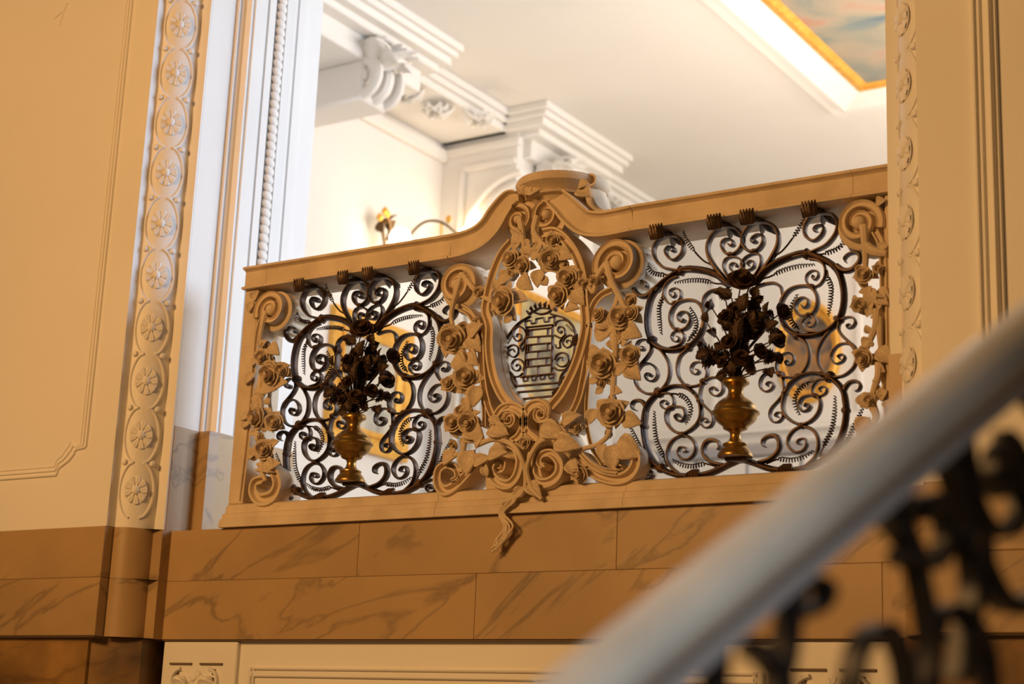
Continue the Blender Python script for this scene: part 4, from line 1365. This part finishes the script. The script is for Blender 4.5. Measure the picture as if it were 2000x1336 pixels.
frame_ring(0.0, .07, .02, .03, 'outer_moulding', HALLPL)
frame_ring(.07, .16, .06, .05, 'outer_moulding', HALLPL)
frame_ring(.16, .20, .085, .09, 'outer_moulding', HALLPL)
frame_ring(.20, .36, .085, .03, 'cove_moulding', HALLPL)
frame_ring(.36, .405, .04, .045, 'gilt_fillet', GOLD)
frame_ring(.405, .44, .035, .02, 'gilt_fillet', GOLD)
o = MB().box(fx0 + .42, fx1 - .42, fy0 + .42, fy1 - .42, ZC - .018, ZC - .002).build('canvas', PAINT_CEIL, cp, 0)
o.location = (-fx0, -fy1, -ZC)


def framed(name, X, y0, y1, z0, z1, wd, canvas, label, cat):
    r_ = tag(empty(name, (X, (y0 + y1) / 2, z0)), label, cat)
    off = Vector((-X, -(y0 + y1) / 2, -z0))
    for d0, d1, t in ((0, wd * .45, .05), (wd * .45, wd * .75, .035), (wd * .75, wd, .045)):
        rr = []
        for sy, sz in ((0, 0), (1, 0), (1, 1), (0, 1)):
            Y0, Z0 = (y0, y1)[sy], (z0, z1)[sz]
            dy, dz = (1, -1)[sy], (1, -1)[sz]
            rr.append([(X, Y0 + dy * d0, Z0 + dz * d0), (X + t, Y0 + dy * d0, Z0 + dz * d0), (X + t * .8, Y0 + dy * d1, Z0 + dz * d1), (X, Y0 + dy * d1, Z0 + dz * d1)])
        MB().rings(rr, closed_v=True, cap=False).build('gilt_frame', GOLD, r_, 0).location = off
    MB().box(X, X + .015, y0 + wd, y1 - wd, z0 + wd, z1 - wd).build('canvas', canvas, r_, 0).location = off
    return r_


p0, p1 = onX(645, 600, XW), onX(785, 905, XW)
framed('gilt_picture', XW, p0[1], p1[1], float(p1[2]), float(p0[2]) + .02, .15, PAINT_SQ, 'square picture in a broad gilt frame on the side wall', 'picture')
q0, q1 = onX(1003, 590, XP), onX(1136, 800, XP)
framed('pier_picture', XP, q0[1] - .0, q1[1] + .02, float(q1[2]) - .1, float(onX(1090, 600, XP)[2]), .05, PAINT_MID, 'dark gold picture on the pier behind the tower grille', 'picture')

# oval gilt portrait on the far wall
oc = onY(1580, 688, YF)
ov = tag(empty('oval_picture', (float(oc[0]), YF, float(oc[2]))), 'oval gilt frame with a dark picture on the far wall', 'picture')
ra, rbz = .275, .42
for s0, s1, t in ((1.0, .86, .06), (.86, .74, .04)):
    rr = []
    for k in range(48):
        a = 2 * PI * k / 48
        ca, sa = math.cos(a), math.sin(a)
        rr.append([(ra * s0 * ca, 0, rbz * s0 * sa), (ra * (s0 * .97 + s1 * .03) * ca, -t * .7, rbz * (s0 * .97 + s1 * .03) * sa), (ra * (s0 + s1) / 2 * ca, -t, rbz * (s0 + s1) / 2 * sa), (ra * s1 * ca, -t * .6, rbz * s1 * sa), (ra * s1 * ca, 0, rbz * s1 * sa)])
    MB().rings(rr, closed_v=True, cap=False).build('gilt_frame', GOLD, ov, 50)
MB().rings([[(ra * .76 * math.cos(2 * PI * k / 40), y, rbz * .76 * math.sin(2 * PI * k / 40)) for k in range(40)] for y in (0, -.015)]).build('canvas', PAINT_OV, ov, 30)
# dado rails and panels of the far wall
for zz, h_, t in ((1.78, .05, .05), (1.70, .03, .03), (1.30, .03, .025), (.12, .12, .04)):
    MB().box(XW, XRW, YF - t, YF, zz, zz + h_, .006).build('dado_rail', HALLPL, hb)
for xx in (-3.0, -1.75, -.5, .8):
    MB().box(xx, xx + .05, YF - .025, YF, 1.9, 3.3, .006).build('panel_stile', HALLPL, hb)
# skirting of the side wall
MB().box(XW, XW + .03, .6, YC, 0, .18, .005).build('skirting', HALLPL, hw)

# two-armed wall lamp on the side wall
lc = onX(782, 462, XW + .25)
lamp = tag(empty('wall_lamp', (XW, float(lc[1]) - .02, float(lc[2]) - .25)), 'lit two-armed leafy bronze wall lamp with glass shades', 'lamp')
LO = Vector(lamp.location)
WLM = mat('lamp_bronze', (0.12, 0.07, 0.03), 0.4, 0.7)


def lp(px, py, X):
    return Vector(onX(px, py, X)) - LO


sh = MB().lathe([(.02, -.075), (.045, -.07), (.07, -.04), (.075, 0), (.06, .04), (.035, .06), (.02, .065)], (0, 0, 0), 16)
SHADE = proto(sh, 'glass_shade', BULB)
s1, s2 = lp(782, 464, XW + .25), lp(914, 462, XW + .30)
inst(SHADE, 'glass_shade', lamp, s1)
inst(SHADE, 'glass_shade', lamp, s2)
MB().tube(smooth_path([tuple(lp(*q)) for q in ((752, 485, XW + .10), (748, 455, XW + .10), (744, 430, XW + .10), (741, 420, XW + .10))], 4), .012, 8).build('stem', WLM, lamp)
MB().tube(smooth_path([tuple(lp(*q)) for q in ((757, 470, XW + .10), (762, 445, XW + .13), (757, 425, XW + .13), (753, 412, XW + .13))], 4), .014, 8).build('stem', WLM, lamp)
MB().tube(smooth_path([tuple(lp(*q)) for q in ((790, 478, XW + .12), (806, 453, XW + .2), (825, 436, XW + .25), (845, 431, XW + .28), (868, 437, XW + .3), (893, 456, XW + .3))], 5), .010, 8).build('arm', WLM, lamp)
MB().tube([tuple(lp(*q)) for q in ((862, 458, XW + .29), (862, 436, XW + .29))], .009, 8).build('drop', GOLD, lamp)
for q in ((752, 412), (756, 418), (876, 428), (742, 424)):
    MB().lathe([(.005, -.03), (.024, -.01), (.022, .012), (.004, .03)], tuple(lp(*q, XW + (.13 if q[0] < 800 else .3))), 10).build('gilt_bud', GOLD, lamp)
for q in ((744, 440), (760, 440), (747, 455), (758, 452)):
    o = inst(proto(LEAF, 'lamp_leaf', WLM), 'lamp_leaf', lamp, lp(*q, XW + .11), Euler((rc.uniform(0, 6), -1.2, rc.uniform(0, 6))), .09)
MB().lathe([(.07, -.16), (.09, -.05), (.09, .05), (.05, .16)], (0.02, 0, 0), 14).build('back_plate', WLM, lamp)
for s_ in (s1, s2):
    L_ = bpy.data.lights.new('wall_lamp_bulb', 'POINT')
    L_.energy = 1.2
    L_.color = (1.0, .66, .36)
    L_.shadow_soft_size = .05
    o = bpy.data.objects.new('wall_lamp_bulb', L_)
    COL.objects.link(o)
    o.parent = lamp
    o.location = s_ + Vector((.02, 0, .14))

# far railing across the hall
YR = 4.3
fr_ = tag(empty('hall_railing', (0, YR, 0)), 'grey scrolled iron railing across the upper hall', 'railing')
GREYI = mat('grey_painted_iron', (0.30, 0.30, 0.31), 0.5, .2)
MB().box(-2.3, 2.2, -.04, .04, .98, 1.05, .012).build('hand_rail', GREYI, fr_)
MB().box(-2.3, 2.2, -.02, .02, .08, .11).build('bottom_rail', GREYI, fr_, 0)
for k in range(14):
    x = -2.25 + k * .34
    MB().box(x - .01, x + .01, -.01, .01, 0, .99).build('baluster', GREYI, fr_, 0)
    for zc, sg in ((.80, 1), (.52, -1), (.24, 1)):
        MB().sweep(spiral((x + .10, zc), .075, .015, 180, -sg * 1.6), 0, .016, .02).build('scroll', GREYI, fr_)
        MB().sweep(spiral((x + .25, zc), .075, .015, 0, sg * 1.6), 0, .016, .02).build('scroll', GREYI, fr_)

# ================================================================== NEAR STAIR RAILING
ra_ = CAM + 1.25 * ray(1150, 1277)
rb_ = CAM + 1.66 * ray(2000, 605)
sv = rb_ - ra_
hd = Vector((sv[0], sv[1], 0)).normalized()
slope = sv[2] / math.hypot(sv[0], sv[1])
sr_ = tag(empty('stair_railing', tuple(ra_)), 'near stair railing with grey handrail and black iron scrolls', 'railing')
nrm = Vector((hd.y, -hd.x, 0))          # side that faces the stairs


def rpt(s, off, z_):
    """point: distance along the plan line, sideways offset, height above the handrail line"""
    return hd * s + nrm * off + Vector((0, 0, s * slope + z_))


HP = [(.010, 0), (.024, -.006), (.034, -.020), (.037, -.032), (.035, -.042), (.026, -.053), (.016, -.060), (-.022, -.060), (-.030, -.046), (-.034, -.030), (-.032, -.010), (-.02, 0)]
MB().rings([[rpt(s, o_, z_) for o_, z_ in HP] for s in (-.55, -.2, .2, .6, 1.0, 1.4)]).build('handrail', HANDR, sr_, 50)
UB = [(.021, -.059), (.021, -.075), (-.016, -.075), (-.016, -.059)]
MB().rings([[rpt(s, o_, z_) for o_, z_ in UB] for s in (-.55, 1.4)]).build('under_bar', UBAR, sr_, 0)


def rplane(px, py):
    d = ray(px, py)
    t = -np.dot(CAM - ra_, np.array(nrm)) / np.dot(d, np.array(nrm))
    return Vector(CAM + d * t - ra_)


Q = crop(1600, 850, 3.34)


def rbar(pix, wd=.012, dp=.022, name='scroll_bar', k=5):
    pts = [rplane(*p) for p in pix]
    P2 = [(p.dot(hd), p.z) for p in pts]
    p2 = smooth_path(P2, k)
    n = len(p2)
    rings = []
    for i in range(n):
        t = np.array(p2[min(i + 1, n - 1)]) - np.array(p2[max(i - 1, 0)])
        t /= np.linalg.norm(t) + 1e-9
        nn = (-t[1], t[0])
        ring = []
        for a, b in ((-.5, -.5), (.5, -.5), (.5, .5), (-.5, .5)):
            s, z_ = p2[i][0] + nn[0] * a * wd * .8, p2[i][1] + nn[1] * a * wd * .8
            ring.append(hd * s + Vector((0, 0, z_)) + nrm * b * dp)
        rings.append(ring)
    MB().rings(rings).build(name, RIRON, sr_, 50)


rbar(Q([(250, 500), (320, 490), (450, 560), (560, 690), (620, 820), (650, 960), (690, 1150), (720, 1400), (700, 1700)]), .016)
rbar(Q([(560, 250), (525, 400), (545, 560), (600, 720), (690, 845), (780, 800), (825, 680), (800, 500), (720, 410), (660, 460), (680, 560)]), .013)
rbar(Q([(680, 90), (740, 110), (810, 180), (880, 340), (940, 530), (1000, 720), (1080, 860), (1150, 1000), (1230, 1100), (1350, 1130)]), .016)
rbar(Q([(920, -60), (940, 60), (965, 220), (1015, 450), (1100, 600), (1200, 632), (1295, 560), (1315, 360), (1285, 150), (1210, 80), (1150, 130), (1130, 260), (1180, 370), (1235, 330), (1230, 230)]), .015)
rbar(Q([(1190, 0), (1260, 60), (1330, 200), (1400, 420)]), .015)
rbar(Q([(960, 640), (980, 800), (1000, 1000), (960, 1250), (900, 1600)]), .018)
rbar(Q([(1060, 640), (1080, 900), (1130, 1050), (1250, 1120), (1400, 1050)]), .014)
rbar([(1570, 1085), (1556, 1130), (1540, 1206), (1530, 1289), (1500, 1380)], .018)
rbar([(1560, 1200), (1600, 1180), (1612, 1150), (1590, 1135)], .012)
rbar([(1460, 1262), (1490, 1280), (1520, 1320), (1540, 1400)], .018)
rbar([(1660, 1400), (1662, 1336), (1674, 1272), (1702, 1236), (1734, 1232), (1760, 1280), (1770, 1336), (1772, 1400)], .015)
rbar([(1822, 1240), (1836, 1200), (1868, 1192), (1905, 1230), (1925, 1290), (1935, 1400)], .014)
rbar([(1990, 700), (1996, 720), (2010, 760), (2040, 800)], .03)
rbar([(1400, 1235), (1398, 1290), (1392, 1400)], .016)
for px, py, l_ in ((1882, 1058, .02), (1556, 1130, .014), (1775, 1090, .016)):
    c_ = rplane(px, py)
    MB().box(-.016, .016, -.016, .016, -l_ / 2, l_ / 2, .003).build('collar', RIRON, sr_, 0, loc=c_)
# stair flight that carries the railing (below the picture)
fl_ = struct(empty('floor_stairs', tuple(ra_)), 'stone stair flight under the near railing', 'stairs')
for k in range(-2, 6):
    s0 = k * .27
    a = hd * s0
    b = hd * (s0 + .28)
    z0 = k * .27 * slope - .95
    rr = []
    for q, o_ in ((a, .9), (b, .9), (b, -.15), (a, -.15)):
        rr.append(q + nrm * o_)
    MB().rings([[Vector((p.x, p.y, z0 - .45)) for p in rr], [Vector((p.x, p.y, z0)) for p in rr]]).build('step', CARPET, fl_, 0)
for k in (-2, 4):
    pz = rpt(k * .27 + .14, 0, -.07)
    MB().box(-.008, .008, -.008, .008, k * .27 * slope - .95 - pz.z, 0).build('baluster', RIRON, sr_, 0, loc=pz)
struct(MB().box(-4.1, 5.2, -7, 0.5, -3.8, -3.6).build('floor_lower', FLOORM, smooth=0), 'stone floor at the foot of the stairs', 'floor')
